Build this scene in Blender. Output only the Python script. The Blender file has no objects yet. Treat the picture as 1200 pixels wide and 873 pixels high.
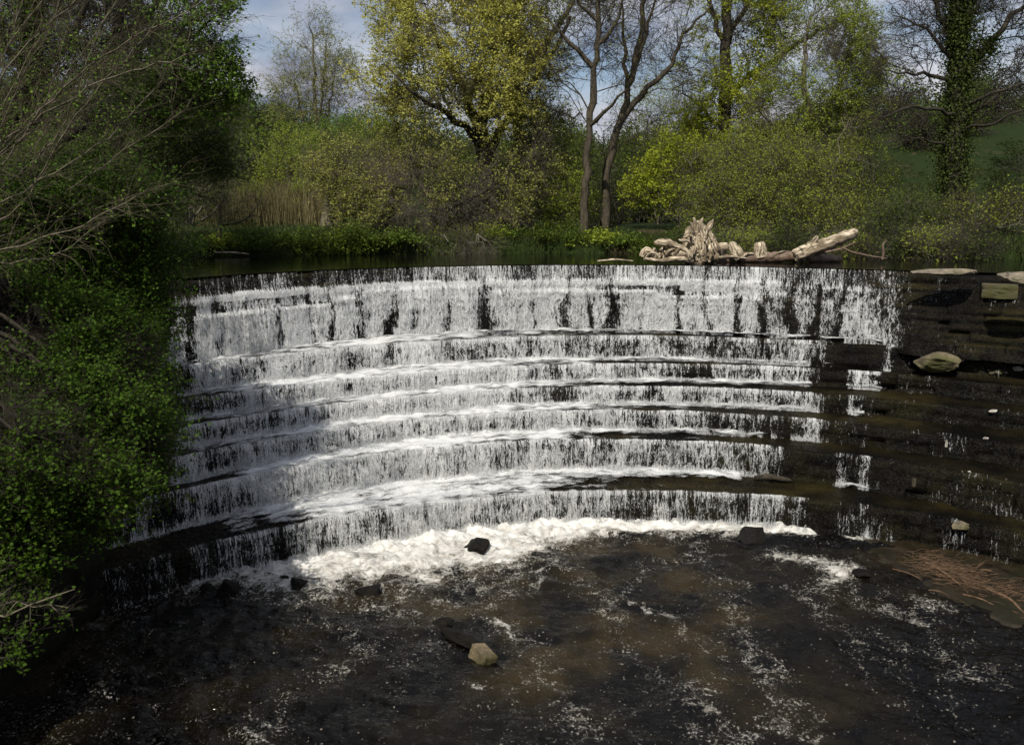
import bpy, math, random
import numpy as np
from math import radians as rad

# ------------------------------------------------------------------ camera
S = bpy.context.scene
C = S.collection
CAMZ = 5.6
YH = 250.0
FPX = 1000.0
PITCH = math.atan((436.5 - YH) / FPX)
cam = bpy.data.objects.new('camera', bpy.data.cameras.new('camera'))
C.objects.link(cam)
cam.location = (0, 0, CAMZ)
cam.rotation_euler = (rad(90) - PITCH, 0, 0)
cam.data.sensor_fit = 'HORIZONTAL'
cam.data.sensor_width = 36
cam.data.lens = 36 * FPX / 1200
cam.data.clip_end = 6000
S.camera = cam

# ------------------------------------------------------------------ light
SUN_EL, SUN_AZ = rad(50), rad(200)          # azimuth measured clockwise from +Y (view direction)
sd = (math.sin(SUN_AZ) * math.cos(SUN_EL), math.cos(SUN_AZ) * math.cos(SUN_EL), math.sin(SUN_EL))
w = bpy.data.worlds.new('World')
S.world = w
w.use_nodes = True
nt = w.node_tree
nt.nodes.clear()
N = nt.nodes.new
L = nt.links.new
sky = N('ShaderNodeTexSky'); sky.sky_type = 'NISHITA'; sky.sun_disc = False
sky.sun_elevation = SUN_EL; sky.sun_rotation = SUN_AZ
sky.air_density = 1.0; sky.dust_density = 0.2; sky.ozone_density = 2.0
tc = N('ShaderNodeTexCoord')
mp = N('ShaderNodeMapping'); mp.inputs['Scale'].default_value = (1.0, 1.0, 2.6); mp.inputs['Location'].default_value = (.35, .2, .1)
nz = N('ShaderNodeTexNoise'); nz.inputs['Scale'].default_value = 3.2; nz.inputs['Detail'].default_value = 7; nz.inputs['Roughness'].default_value = .55
cr = N('ShaderNodeValToRGB'); cr.color_ramp.elements[0].position = .34; cr.color_ramp.elements[1].position = .56
nz2 = N('ShaderNodeTexNoise'); nz2.inputs['Scale'].default_value = 6; nz2.inputs['Detail'].default_value = 6
cr2 = N('ShaderNodeValToRGB')
cr2.color_ramp.elements[0].position = .35; cr2.color_ramp.elements[0].color = (2.4, 2.7, 3.9, 1)
cr2.color_ramp.elements[1].position = .7; cr2.color_ramp.elements[1].color = (10.5, 10.6, 10.9, 1)
mx = N('ShaderNodeMix'); mx.data_type = 'RGBA'
bg = N('ShaderNodeBackground'); bg.inputs['Strength'].default_value = 0.088
out = N('ShaderNodeOutputWorld')
L(tc.outputs['Generated'], mp.inputs['Vector']); L(mp.outputs[0], nz.inputs['Vector']); L(mp.outputs[0], nz2.inputs['Vector'])
L(nz.outputs['Fac'], cr.inputs['Fac']); L(nz2.outputs['Fac'], cr2.inputs['Fac'])
L(cr.outputs['Color'], mx.inputs['Factor']); L(sky.outputs[0], mx.inputs['A']); L(cr2.outputs['Color'], mx.inputs['B'])
L(mx.outputs['Result'], bg.inputs['Color']); L(bg.outputs[0], out.inputs['Surface'])
sl = bpy.data.lights.new('sun', 'SUN'); sl.energy = 4.9; sl.angle = rad(.5); sl.color = (1, .94, .84)
so = bpy.data.objects.new('sun', sl); C.objects.link(so)
from mathutils import Vector
so.rotation_euler = Vector(sd).to_track_quat('Z', 'Y').to_euler()
so.location = (-20, -20, 40)
S.view_settings.view_transform = 'Standard'
S.view_settings.look = 'None'
S.view_settings.exposure = 0.0
S.view_settings.gamma = 1
S.cycles.max_bounces = 6
S.cycles.transparent_max_bounces = 12
S.cycles.caustics_reflective = False
S.cycles.caustics_refractive = False

# ------------------------------------------------------------------ maths helpers
CP, SP = math.cos(PITCH), math.sin(PITCH)
CXY = (1.8, 3.6)
COEF = [[17.164, 0.242, -6.314, 0.464], [15.868, 0.99, -3.625, -0.103], [15.103, 1.502, -2.345, 0.386], [14.366, 0.792, -1.921, 1.083],
        [13.678, 0.495, -2.176, -0.273], [12.846, 0.242, -1.974, -0.846], [11.474, 0.57, -0.701, -0.762]]
LEV = [4.33, 2.80, 2.28, 1.92, 1.56, 1.16, 0.56, 0.0]

def at(x, y, Y):
    """world point at depth Y seen at photo pixel x, y"""
    r = (x - 600) / FPX; d = (y - 436.5) / FPX
    t = Y / (CP - d * SP)
    return (r * t, Y, CAMZ + t * (-SP - d * CP))

def onz(x, y, z):
    r = (x - 600) / FPX; d = (y - 436.5) / FPX
    t = (z - CAMZ) / (-SP - d * CP)
    return (r * t, (CP - d * SP) * t)

def pix(X, Y, Z):
    Zc = Z - CAMZ
    f = Y * CP - Zc * SP
    u = Y * SP + Zc * CP
    f = np.maximum(f, .5)
    return 600 + FPX * X / f, 436.5 - FPX * u / f

def Rk(i, th):
    """radius of the edge of step i at angle th (flattened outside the part in view)"""
    th = np.asarray(th, float)
    t = np.clip(th, -.82, .82)
    rs = []
    prev = None
    for k in range(6, i - 1, -1):
        c = COEF[k]
        r = c[0] + c[1] * t + c[2] * t * t + c[3] * t ** 3
        if prev is not None:
            r = np.maximum(r, prev + (.55 if k < 6 else .5))
        prev = r
    return prev

_P = np.random.RandomState(7).permutation(512)
_P = np.concatenate([_P, _P, _P])
_G = np.random.RandomState(9).uniform(-1, 1, 1024)

def vnoise(x, y, z=0.0):
    """value noise, about -1..1"""
    x = np.asarray(x, float); y = np.asarray(y, float); z = np.asarray(z, float) + np.zeros_like(x)
    xi = np.floor(x).astype(int); yi = np.floor(y).astype(int); zi = np.floor(z).astype(int)
    xf = x - xi; yf = y - yi; zf = z - zi
    u = xf * xf * (3 - 2 * xf); v = yf * yf * (3 - 2 * yf); ww = zf * zf * (3 - 2 * zf)
    def g(a, b, c):
        return _G[_P[(_P[(_P[a & 511] + b) & 511] + c) & 511]]
    def lerp(a, b, t): return a + (b - a) * t
    return lerp(lerp(lerp(g(xi, yi, zi), g(xi + 1, yi, zi), u), lerp(g(xi, yi + 1, zi), g(xi + 1, yi + 1, zi), u), v),
                lerp(lerp(g(xi, yi, zi + 1), g(xi + 1, yi, zi + 1), u), lerp(g(xi, yi + 1, zi + 1), g(xi + 1, yi + 1, zi + 1), u), v), ww)

def fbm(x, y, z=0.0, o=4):
    s = 0; a = .5; f = 1.0
    for k in range(o):
        s = s + a * vnoise(np.asarray(x) * f + k * 17.3, np.asarray(y) * f + k * 5.1, np.asarray(z) * f)
        a *= .5; f *= 2.03
    return s * 1.3

def sstep(a, b, x):
    t = np.clip((x - a) / (b - a), 0, 1)
    return t * t * (3 - 2 * t)

# ------------------------------------------------------------------ materials
MATS = {}
def nodes(name):
    m = bpy.data.materials.new(name); m.use_nodes = True
    t = m.node_tree
    MATS[name] = m
    return m, t, t.nodes['Principled BSDF'], t.nodes['Material Output']

def nn(t, kind, **kw):
    n = t.nodes.new(kind)
    for k, v in kw.items():
        if k in n.inputs: n.inputs[k].default_value = v
        else: setattr(n, k, v)
    return n

def ramp(t, fac, stops):
    n = t.nodes.new('ShaderNodeValToRGB')
    e = n.color_ramp.elements
    while len(e) < len(stops): e.new(.5)
    for k, (p, c) in enumerate(stops):
        e[k].position = p
        e[k].color = (c, c, c, 1) if isinstance(c, (int, float)) else (*c, 1)
    t.links.new(fac, n.inputs['Fac'])
    return n.outputs['Color']

def mth(t, op, a, b=None, clamp=False):
    n = t.nodes.new('ShaderNodeMath'); n.operation = op; n.use_clamp = clamp
    for i, v in enumerate((a, b)):
        if v is None: continue
        if isinstance(v, (int, float)): n.inputs[i].default_value = v
        else: t.links.new(v, n.inputs[i])
    return n.outputs[0]

def mixc(t, f, a, b):
    n = t.nodes.new('ShaderNodeMix'); n.data_type = 'RGBA'
    for k, v in (('Factor', f), ('A', a), ('B', b)):
        if isinstance(v, (int, float)): n.inputs[k].default_value = v
        elif isinstance(v, tuple): n.inputs[k].default_value = (*v, 1)
        else: t.links.new(v, n.inputs[k])
    return n.outputs['Result']

def vec(t, src='Object', scale=(1, 1, 1), loc=(0, 0, 0)):
    if src == 'UV':
        c = t.nodes.new('ShaderNodeUVMap'); o = c.outputs[0]
    else:
        c = t.nodes.new('ShaderNodeTexCoord'); o = c.outputs[src]
    m = t.nodes.new('ShaderNodeMapping'); m.inputs['Scale'].default_value = scale; m.inputs['Location'].default_value = loc
    t.links.new(o, m.inputs['Vector'])
    return m.outputs[0]

def noise(t, v, scale, detail=4, rough=.55, dist=0):
    n = nn(t, 'ShaderNodeTexNoise', Scale=scale, Detail=detail, Roughness=rough, Distortion=dist)
    t.links.new(v, n.inputs['Vector'])
    return n.outputs['Fac']

def voro(t, v, scale, feature='F1', rnd=1.0):
    n = nn(t, 'ShaderNodeTexVoronoi', Scale=scale, Randomness=rnd); n.feature = feature
    t.links.new(v, n.inputs['Vector'])
    return n.outputs['Distance']

def attr(t, name):
    n = t.nodes.new('ShaderNodeAttribute'); n.attribute_name = name
    return n.outputs['Fac']

def bump(t, bsdf, h, strength=.5, dist=.05):
    n = nn(t, 'ShaderNodeBump', Strength=strength, Distance=dist)
    t.links.new(h, n.inputs['Height']); t.links.new(n.outputs[0], bsdf.inputs['Normal'])
    return n

def leaf_mat(name, c1, c2, trans=.35, rough=.6, spec=.12):
    m, t, b, o = nodes(name)
    g = t.nodes.new('ShaderNodeNewGeometry')
    oi = t.nodes.new('ShaderNodeObjectInfo')
    r = mth(t, 'ADD', mth(t, 'MULTIPLY', g.outputs['Random Per Island'], .75), mth(t, 'MULTIPLY', oi.outputs['Random'], .25))
    n = noise(t, vec(t, 'Object'), .9, 3)
    f = mth(t, 'ADD', mth(t, 'MULTIPLY', r, .6), mth(t, 'MULTIPLY', n, .4))
    col = mixc(t, f, c1, c2)
    t.links.new(col, b.inputs['Base Color'])
    b.inputs['Roughness'].default_value = rough
    b.inputs['Specular IOR Level'].default_value = spec
    tr = t.nodes.new('ShaderNodeBsdfTranslucent'); t.links.new(col, tr.inputs['Color'])
    ms = nn(t, 'ShaderNodeMixShader'); ms.inputs[0].default_value = trans
    t.links.new(b.outputs[0], ms.inputs[1]); t.links.new(tr.outputs[0], ms.inputs[2]); t.links.new(ms.outputs[0], o.inputs['Surface'])
    return m

def bark_mat(name, c1, c2, sc=6, stretch=.25, b_=.6, moss=None):
    m, t, b, o = nodes(name)
    v = vec(t, 'Object', (1, 1, stretch))
    n = noise(t, v, sc * 2.2, 6, .65, .4)
    n2 = noise(t, vec(t, 'Object'), .9, 3)
    col = ramp(t, n, [(.3, c1), (.68, c2)])
    if moss:
        col = mixc(t, mth(t, 'MULTIPLY', ramp(t, n2, [(.48, 0.), (.6, 1.)]), .8), col, moss)
    t.links.new(col, b.inputs['Base Color']); b.inputs['Roughness'].default_value = .85
    b.inputs['Specular IOR Level'].default_value = .2
    bump(t, b, n, b_, .03)
    return m

leaf_mat('leaf_willow', (.30, .31, .05), (.52, .50, .12))
leaf_mat('leaf_willow_low', (.18, .20, .03), (.38, .38, .09))
leaf_mat('leaf_hawthorn', (.018, .042, .004), (.075, .135, .012), .3, .55, .10)
leaf_mat('leaf_fresh', (.06, .12, .012), (.15, .24, .03))
leaf_mat('leaf_olive', (.14, .19, .016), (.30, .35, .045))
leaf_mat('leaf_lime', (.20, .26, .015), (.40, .43, .035))
leaf_mat('leaf_birch', (.18, .20, .045), (.34, .34, .10))
leaf_mat('leaf_ivy', (.025, .040, .008), (.085, .11, .022), .15, .6, .12)
leaf_mat('leaf_herb', (.045, .085, .010), (.13, .18, .028), .3, .6)
leaf_mat('leaf_dark', (.035, .06, .008), (.10, .14, .02))
leaf_mat('grass_blade', (.018, .028, .006), (.06, .075, .02))
leaf_mat('reed_blade', (.10, .09, .04), (.20, .17, .08), .2)
bark_mat('bark_dark', (.014, .012, .008), (.055, .046, .032))
bark_mat('bark_brown', (.022, .019, .013), (.10, .082, .055))
bark_mat('bark_grey', (.055, .05, .038), (.19, .17, .13))
bark_mat('bark_pale', (.055, .048, .03), (.19, .165, .115))
bark_mat('bark_moss', (.03, .028, .012), (.10, .09, .05), moss=(.045, .055, .012))
bark_mat('twig_grey', (.07, .06, .045), (.15, .13, .10))
bark_mat('twig_pale', (.05, .043, .024), (.125, .105, .065))
bark_mat('twig_dark', (.025, .02, .016), (.06, .05, .04))
# bleached driftwood, with crevice shade and highlights painted into the grain colour
m, t, b, o = nodes('driftwood')
v = vec(t, 'UV', (18, 1.6, 1))
n = noise(t, v, 3.0, 7, .6, .3)
n2 = noise(t, vec(t, 'Object'), 2.2, 4)
col = ramp(t, n, [(.38, (.035, .025, .015)), (.48, (.30, .235, .15)), (.60, (.66, .57, .42))])
col = mixc(t, ramp(t, n2, [(.46, 0.), (.60, .85)]), col, (.13, .095, .055))
t.links.new(col, b.inputs['Base Color']); b.inputs['Roughness'].default_value = .75
bump(t, b, n, .8, .04)
m, t, b, o = nodes('driftwood_wet')
n = noise(t, vec(t, 'UV', (18, 1.6, 1)), 3.0, 7, .6, .3)
t.links.new(ramp(t, n, [(.3, (.05, .03, .02)), (.7, (.24, .16, .11))]), b.inputs['Base Color']); b.inputs['Roughness'].default_value = .55
bump(t, b, n, .8, .03)

def rock_mat(name, c1, c2, moss=None, mlo=.5, mhi=.62, rough=.35, sc=3.0, spec=.5):
    m, t, b, o = nodes(name)
    v = vec(t, 'Object')
    n = noise(t, v, sc, 8, .65)
    n2 = noise(t, v, 1.1, 4, .6)
    fine = noise(t, v, sc * 9, 5, .7)
    col = ramp(t, n, [(.32, c1), (.66, c2)])
    if moss:
        col = mixc(t, ramp(t, n2, [(mlo, 0.), (mhi, 1.)]), col, moss)
    col = mixc(t, ramp(t, fine, [(.35, .45), (.6, 0.)]), col, (.008, .007, .005))
    t.links.new(col, b.inputs['Base Color'])
    t.links.new(ramp(t, n, [(.3, rough * .6), (.7, min(1, rough * 1.7))]), b.inputs['Roughness'])
    b.inputs['Specular IOR Level'].default_value = spec
    bump(t, b, mth(t, 'ADD', mth(t, 'MULTIPLY', n, .6), mth(t, 'MULTIPLY', fine, .4)), .8, .06)
    return m
rock_mat('rock_wet_raw', (.003, .0026, .002), (.017, .0135, .009), (.020, .017, .004), .54, .68, .5, spec=.25)
def wet_steps():
    m, t, b, o = nodes('rock_wet')
    v = vec(t, 'Object')
    n = noise(t, v, 2.6, 8, .65); n2 = noise(t, v, .8, 5, .6); fine = noise(t, v, 30, 5, .75)
    g = t.nodes.new('ShaderNodeNewGeometry'); sp = t.nodes.new('ShaderNodeSeparateXYZ'); t.links.new(g.outputs['True Normal'], sp.inputs[0])
    top = ramp(t, sp.outputs['Z'], [(.45, 0.), (.85, 1.)])
    facec = ramp(t, n, [(.35, (.0022, .002, .0015)), (.65, (.013, .0105, .007))])
    facec = mixc(t, ramp(t, n2, [(.52, 0.), (.66, .8)]), facec, (.016, .015, .004))
    topc = ramp(t, n2, [(.38, (.002, .0018, .001)), (.52, (.011, .0085, .0035)), (.70, (.034, .027, .008))])
    c = mixc(t, top, facec, topc)
    bk = mth(t, 'ADD', mth(t, 'MULTIPLY', attr(t, 'blk'), .5), .5)
    c = mixc(t, mth(t, 'MULTIPLY', ramp(t, bk, [(.20, .6), (.55, 0.)]), .7), c, (.0025, .002, .0015))
    c = mixc(t, ramp(t, bk, [(.76, 0.), (.98, .25)]), c, (.045, .036, .018))
    c = mixc(t, mth(t, 'MULTIPLY', attr(t, 'jnt'), .6), c, (.001, .001, .001))
    c = mixc(t, ramp(t, fine, [(.68, 0.), (.74, .5)]), c, (.10, .09, .07))
    t.links.new(c, b.inputs['Base Color'])
    t.links.new(ramp(t, fine, [(.35, .75), (.62, .30)]), b.inputs['Roughness'])
    t.links.new(ramp(t, fine, [(.45, .02), (.72, .4)]), b.inputs['Specular IOR Level'])
    bump(t, b, mth(t, 'ADD', mth(t, 'MULTIPLY', n, .6), mth(t, 'MULTIPLY', fine, .4)), 1., .07)
wet_steps()
rock_mat('rock_slab', (.05, .038, .018), (.30, .23, .13), (.07, .06, .015), .46, .58, .6, sc=6)
rock_mat('rock_dark', (.002, .002, .002), (.013, .011, .008), None, rough=.6, spec=.15)
rock_mat('rock_coping', (.10, .085, .06), (.34, .28, .20), (.07, .07, .025), .55, .68, .7)
rock_mat('rock_moss', (.035, .03, .015), (.14, .11, .06), (.07, .07, .014), .44, .62, .8, sc=7)
rock_mat('rock_broken', (.04, .033, .018), (.26, .21, .13), (.09, .085, .025), .45, .6, .6)
rock_mat('wall_stone', (.003, .003, .002), (.014, .012, .008), (.008, .011, .003), .5, .62, .7, spec=.1)
rock_mat('rock_pale', (.35, .31, .26), (.62, .58, .5), None, rough=.7)

# ground
m, t, b, o = nodes('ground')
v = vec(t, 'Object')
n = noise(t, v, .5, 8, .6); n2 = noise(t, v, 7, 6, .7)
grass = ramp(t, n2, [(.3, (.007, .014, .003)), (.7, (.022, .036, .007))])
earth = ramp(t, n2, [(.3, (.030, .022, .014)), (.7, (.11, .08, .05))])
t.links.new(mixc(t, ramp(t, n, [(.26, 1.), (.40, 0.)]), grass, earth), b.inputs['Base Color'])
b.inputs['Roughness'].default_value = .95; b.inputs['Specular IOR Level'].default_value = .1
bump(t, b, n2, .6, .08)

# ------- water materials
def foam_fac(t, base_uv, dens, seed=0.0):
    """lace of strands on the falling sheets; dens 0..1"""
    # tread pattern and face pattern are chosen with the attribute 'face'
    warp = nn(t, 'ShaderNodeTexNoise', Scale=5.0, Detail=3.0)
    t.links.new(base_uv, warp.inputs['Vector'])
    vm = t.nodes.new('ShaderNodeVectorMath'); vm.operation = 'MULTIPLY_ADD'
    t.links.new(warp.outputs['Color'], vm.inputs[0]); vm.inputs[1].default_value = (.16, .22, 0); t.links.new(base_uv, vm.inputs[2])
    uvw = vm.outputs[0]
    def mp(scale, off=0.0):
        m = t.nodes.new('ShaderNodeMapping'); m.inputs['Scale'].default_value = scale; m.inputs['Location'].default_value = (seed + off, seed * 1.7, 0)
        t.links.new(uvw, m.inputs['Vector']); return m.outputs[0]
    def mps(scale, off=0.0):
        m = t.nodes.new('ShaderNodeMapping'); m.inputs['Scale'].default_value = scale; m.inputs['Location'].default_value = (seed + off, seed * 1.7, 0)
        t.links.new(base_uv, m.inputs['Vector']); return m.outputs[0]
    big = noise(t, mp((1.6, .8, 1)), 1.0, 3, .5)
    def ridge(v, det=2, k=7.0):
        n_ = noise(t, v, 1.0, det, .5)
        return mth(t, 'SUBTRACT', 1.0, mth(t, 'MULTIPLY', mth(t, 'ABSOLUTE', mth(t, 'SUBTRACT', n_, .5)), k), True)
    fil = mth(t, 'MAXIMUM', ridge(mp((13, 3.6, 1), 3.1)), mth(t, 'MULTIPLY', ridge(mp((27, 8.0, 1), 8.1)), .8))
    fine = ridge(mps((34, 3.2, 1), 2.2), 3, 6.0)
    streak = noise(t, mps((22, 2.2, 1)), 1.0, 4, .7)
    grain = noise(t, mps((55, 26, 1)), 1.0, 3, .8)
    hole = nn(t, 'ShaderNodeTexVoronoi', Scale=1.0, Randomness=1.0); hole.feature = 'SMOOTH_F1'
    t.links.new(mp((9.5, 5.0, 1), 7.7), hole.inputs['Vector'])
    lc = attr(t, 'lacy')
    f = mth(t, 'ADD', mth(t, 'MULTIPLY', fil, mth(t, 'MULTIPLY', lc, .58)), mth(t, 'MULTIPLY', fine, mth(t, 'SUBTRACT', .46, mth(t, 'MULTIPLY', lc, .24))))
    f = mth(t, 'ADD', f, mth(t, 'MULTIPLY', mth(t, 'SUBTRACT', streak, .5), 1.5))
    f = mth(t, 'ADD', f, mth(t, 'MULTIPLY', mth(t, 'SUBTRACT', grain, .5), 1.6))
    f = mth(t, 'ADD', f, mth(t, 'MULTIPLY', mth(t, 'SUBTRACT', big, .5), 1.2))
    f = mth(t, 'SUBTRACT', f, mth(t, 'MULTIPLY', ramp(t, hole.outputs['Distance'], [(.10, 1.), (.42, 0.)]), mth(t, 'MULTIPLY', lc, .26)))
    face = mth(t, 'SUBTRACT', f, mth(t, 'ADD', .20, mth(t, 'MULTIPLY', lc, .13)))
    tb = noise(t, mp((2.2, 7.0, 1), 9.0), 1.0, 5, .65)
    tg = noise(t, mps((30, 34, 1), 4.0), 1.0, 3, .75)
    tread = mth(t, 'SUBTRACT', mth(t, 'ADD', mth(t, 'MULTIPLY', tb, 2.0), mth(t, 'MULTIPLY', tg, .9)), 1.60)
    sel = nn(t, 'ShaderNodeMix'); sel.data_type = 'FLOAT'
    t.links.new(attr(t, 'face'), sel.inputs['Factor']); t.links.new(tread, sel.inputs['A']); t.links.new(face, sel.inputs['B'])
    h = mth(t, 'ADD', sel.outputs['Result'], mth(t, 'MULTIPLY', mth(t, 'SUBTRACT', dens, .5), 1.5))
    return h

def water_sheet(name, seed, white=(.74, .75, .74), soft=.11, maxa=1.0):
    m, t, b, o = nodes(name)
    uv = t.nodes.new('ShaderNodeUVMap').outputs[0]
    d = attr(t, 'dens')
    h = foam_fac(t, uv, d, seed)
    gate = ramp(t, d, [(.0, 0.), (.04, 1.)])
    a = mth(t, 'MULTIPLY', ramp(t, h, [(.0, 0.), (.20, .55 * maxa), (.50, maxa)]), gate)
    f = nn(t, 'ShaderNodeBsdfPrincipled'); f.inputs['Base Color'].default_value = (*white, 1); f.inputs['Roughness'].default_value = .45
    f.inputs['Specular IOR Level'].default_value = .4
    t.links.new(mixc(t, ramp(t, h, [(.0, 0.), (.60, 1.)]), (.50, .51, .50), white), f.inputs['Base Color'])
    bp = nn(t, 'ShaderNodeBump', Strength=.9, Distance=.035); t.links.new(h, bp.inputs['Height']); t.links.new(bp.outputs[0], f.inputs['Normal'])
    tr = t.nodes.new('ShaderNodeBsdfTransparent')
    ms = t.nodes.new('ShaderNodeMixShader')
    t.links.new(a, ms.inputs[0]); t.links.new(tr.outputs[0], ms.inputs[1]); t.links.new(f.outputs[0], ms.inputs[2])
    t.links.new(ms.outputs[0], o.inputs['Surface'])
    t.nodes.remove(b)
    return m
water_sheet('falling_water', 0.0)
water_sheet('falling_spray', 5.3, soft=.10)

m, t, b, o = nodes('river_upper')
b.inputs['Base Color'].default_value = (.006, .006, .004, 1); b.inputs['Roughness'].default_value = .04; b.inputs['IOR'].default_value = 1.33
n = noise(t, vec(t, 'Object', (1.2, 3.2, 1)), 2.5, 3, .5)
bump(t, b, n, .12, .04)

m, t, b, o = nodes('pool_water')
obj = vec(t, 'Object')
d = attr(t, 'foam'); br = attr(t, 'brown')
wv = nn(t, 'ShaderNodeTexNoise', Scale=1.3, Detail=3.0); t.links.new(obj, wv.inputs['Vector'])
vm = t.nodes.new('ShaderNodeVectorMath'); vm.operation = 'MULTIPLY_ADD'
t.links.new(wv.outputs['Color'], vm.inputs[0]); vm.inputs[1].default_value = (.55, .55, 0); t.links.new(obj, vm.inputs[2])
wp = vm.outputs[0]
def ridge_p(sc_, k, det=2):
    n_ = noise(t, wp, sc_, det, .5)
    return mth(t, 'SUBTRACT', 1.0, mth(t, 'MULTIPLY', mth(t, 'ABSOLUTE', mth(t, 'SUBTRACT', n_, .5)), k), True)
lace = mth(t, 'MAXIMUM', ridge_p(2.6, 14., 3), mth(t, 'MULTIPLY', ridge_p(6.5, 10., 3), .8))
ml = nn(t, 'ShaderNodeTexNoise', Scale=2.6, Detail=6.0, Roughness=.68); t.links.new(wp, ml.inputs['Vector'])
speck = ramp(t, noise(t, obj, 27, 4, .85), [(.50, 0.), (.72, 1.)])
sheet = noise(t, wp, 3.4, 7, .62)
f = mth(t, 'ADD', mth(t, 'MULTIPLY', lace, .30), mth(t, 'MULTIPLY', speck, .56))
f = mth(t, 'ADD', f, mth(t, 'MULTIPLY', sheet, 1.05))
f = mth(t, 'ADD', f, mth(t, 'SUBTRACT', mth(t, 'MULTIPLY', d, 1.45), 1.20))
fm = mth(t, 'MULTIPLY', ramp(t, f, [(.0, 0.), (.40, 1.)]), ramp(t, d, [(.01, 0.), (.08, 1.)]))
dots = nn(t, 'ShaderNodeTexVoronoi', Scale=19.0, Randomness=1.0); t.links.new(obj, dots.inputs['Vector'])
dsel = t.nodes.new('ShaderNodeSeparateColor'); t.links.new(dots.outputs['Color'], dsel.inputs[0])
dotm = mth(t, 'MULTIPLY', mth(t, 'LESS_THAN', dots.outputs['Distance'], mth(t, 'MULTIPLY', dsel.outputs['Green'], .30)), mth(t, 'LESS_THAN', dsel.outputs['Red'], mth(t, 'ADD', .015, mth(t, 'MULTIPLY', d, .75))))
fm = mth(t, 'MAXIMUM', fm, mth(t, 'MULTIPLY', dotm, .55))
bn = noise(t, wp, .8, 4, .5)
wc = mixc(t, mth(t, 'MULTIPLY', ramp(t, bn, [(.42, .04), (.60, 1.)]), br), (.0014, .0012, .0009), (.027, .019, .007))
fn2 = noise(t, wp, 5.0, 6, .7)
fc = mixc(t, ramp(t, mth(t, 'ADD', mth(t, 'MULTIPLY', f, .45), mth(t, 'MULTIPLY', fn2, .9)), [(.40, 0.), (.85, 1.)]), (.24, .215, .17), (.74, .73, .69))
t.links.new(mixc(t, fm, wc, fc), b.inputs['Base Color'])
b.inputs['IOR'].default_value = 1.33
t.links.new(mixc(t, fm, (.05, .05, .05), (.55, .55, .55)), b.inputs['Roughness'])
rip = noise(t, vec(t, 'Object', (1, 2.0, 1)), 5.5, 2, .5)
bump(t, b, mth(t, 'ADD', mth(t, 'MULTIPLY', rip, .5), mth(t, 'MULTIPLY', f, .18)), .9, .07)

# ------------------------------------------------------------------ object helpers
def link(name, me, mat, parent=None, smooth=False):
    o = bpy.data.objects.new(name, me)
    C.objects.link(o)
    for mm in (mat if isinstance(mat, (list, tuple)) else [mat]):
        if mm: me.materials.append(MATS[mm])
    if parent: o.parent = parent
    if smooth: me.polygons.foreach_set('use_smooth', [True] * len(me.polygons))
    return o

def mesh_np(name, V, F, mi=None, smooth=False, uv=None):
    """V (n,3); F (m,k) all faces with k corners"""
    V = np.ascontiguousarray(V, np.float32); F = np.ascontiguousarray(F, np.int32)
    me = bpy.data.meshes.new(name)
    me.vertices.add(len(V)); me.vertices.foreach_set('co', V.ravel())
    k = F.shape[1]
    me.loops.add(F.size); me.loops.foreach_set('vertex_index', F.ravel())
    me.polygons.add(len(F)); me.polygons.foreach_set('loop_start', np.arange(len(F), dtype=np.int32) * k)
    me.polygons.foreach_set('loop_total', np.full(len(F), k, np.int32))
    if mi is not None: me.polygons.foreach_set('material_index', np.asarray(mi, np.int32))
    if uv is not None:
        l = me.uv_layers.new(name='UVMap'); l.data.foreach_set('uv', np.asarray(uv, np.float32)[F.ravel()].ravel())
    me.update(calc_edges=True)
    if smooth: me.polygons.foreach_set('use_smooth', np.ones(len(F), bool))
    return me

def grid_faces(nu, nv):
    i = np.arange(nu - 1)[:, None] * nv + np.arange(nv - 1)[None, :]
    i = i.ravel()
    return np.stack([i, i + 1, i + nv + 1, i + nv], 1)

def set_attr(me, name, vals):
    a = me.attributes.new(name, 'FLOAT', 'POINT'); a.data.foreach_set('value', np.asarray(vals, np.float32).ravel())

def tag(o, label=None, cat=None, group=None, kind=None):
    if label: o['label'] = label
    if cat: o['category'] = cat
    if group: o['group'] = group
    if kind: o['kind'] = kind
    return o

def empty(name, loc, label=None, cat=None, group=None, kind=None):
    o = bpy.data.objects.new(name, None); C.objects.link(o); o.location = loc; o.empty_display_size = .2
    return tag(o, label, cat, group, kind)

# ------------------------------------------------------------------ terrain
BK = np.array([[-60, 26], [-14, 25.2], [-9, 24.8], [-4, 25.6], [0, 26.6], [4, 26.4], [7, 25.4], [10, 24.0], [12.5, 22.6], [15, 21.5], [60, 20.5]])
def bank_y(x): return np.interp(x, BK[:, 0], BK[:, 1]) + .35 * fbm(np.asarray(x) * .7, np.asarray(x) * 0 + 3.3)
def left_x(y): return np.interp(y, [-60, 2, 11.5, 14, 17, 20, 25, 60], [-7.5, -6.6, -6.1, -7.1, -8.4, -9.3, -10.5, -11])
def right_x(y): return np.interp(y, [-60, 4, 12, 18, 60], [11, 11.5, 14.0, 15.5, 16])

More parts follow.
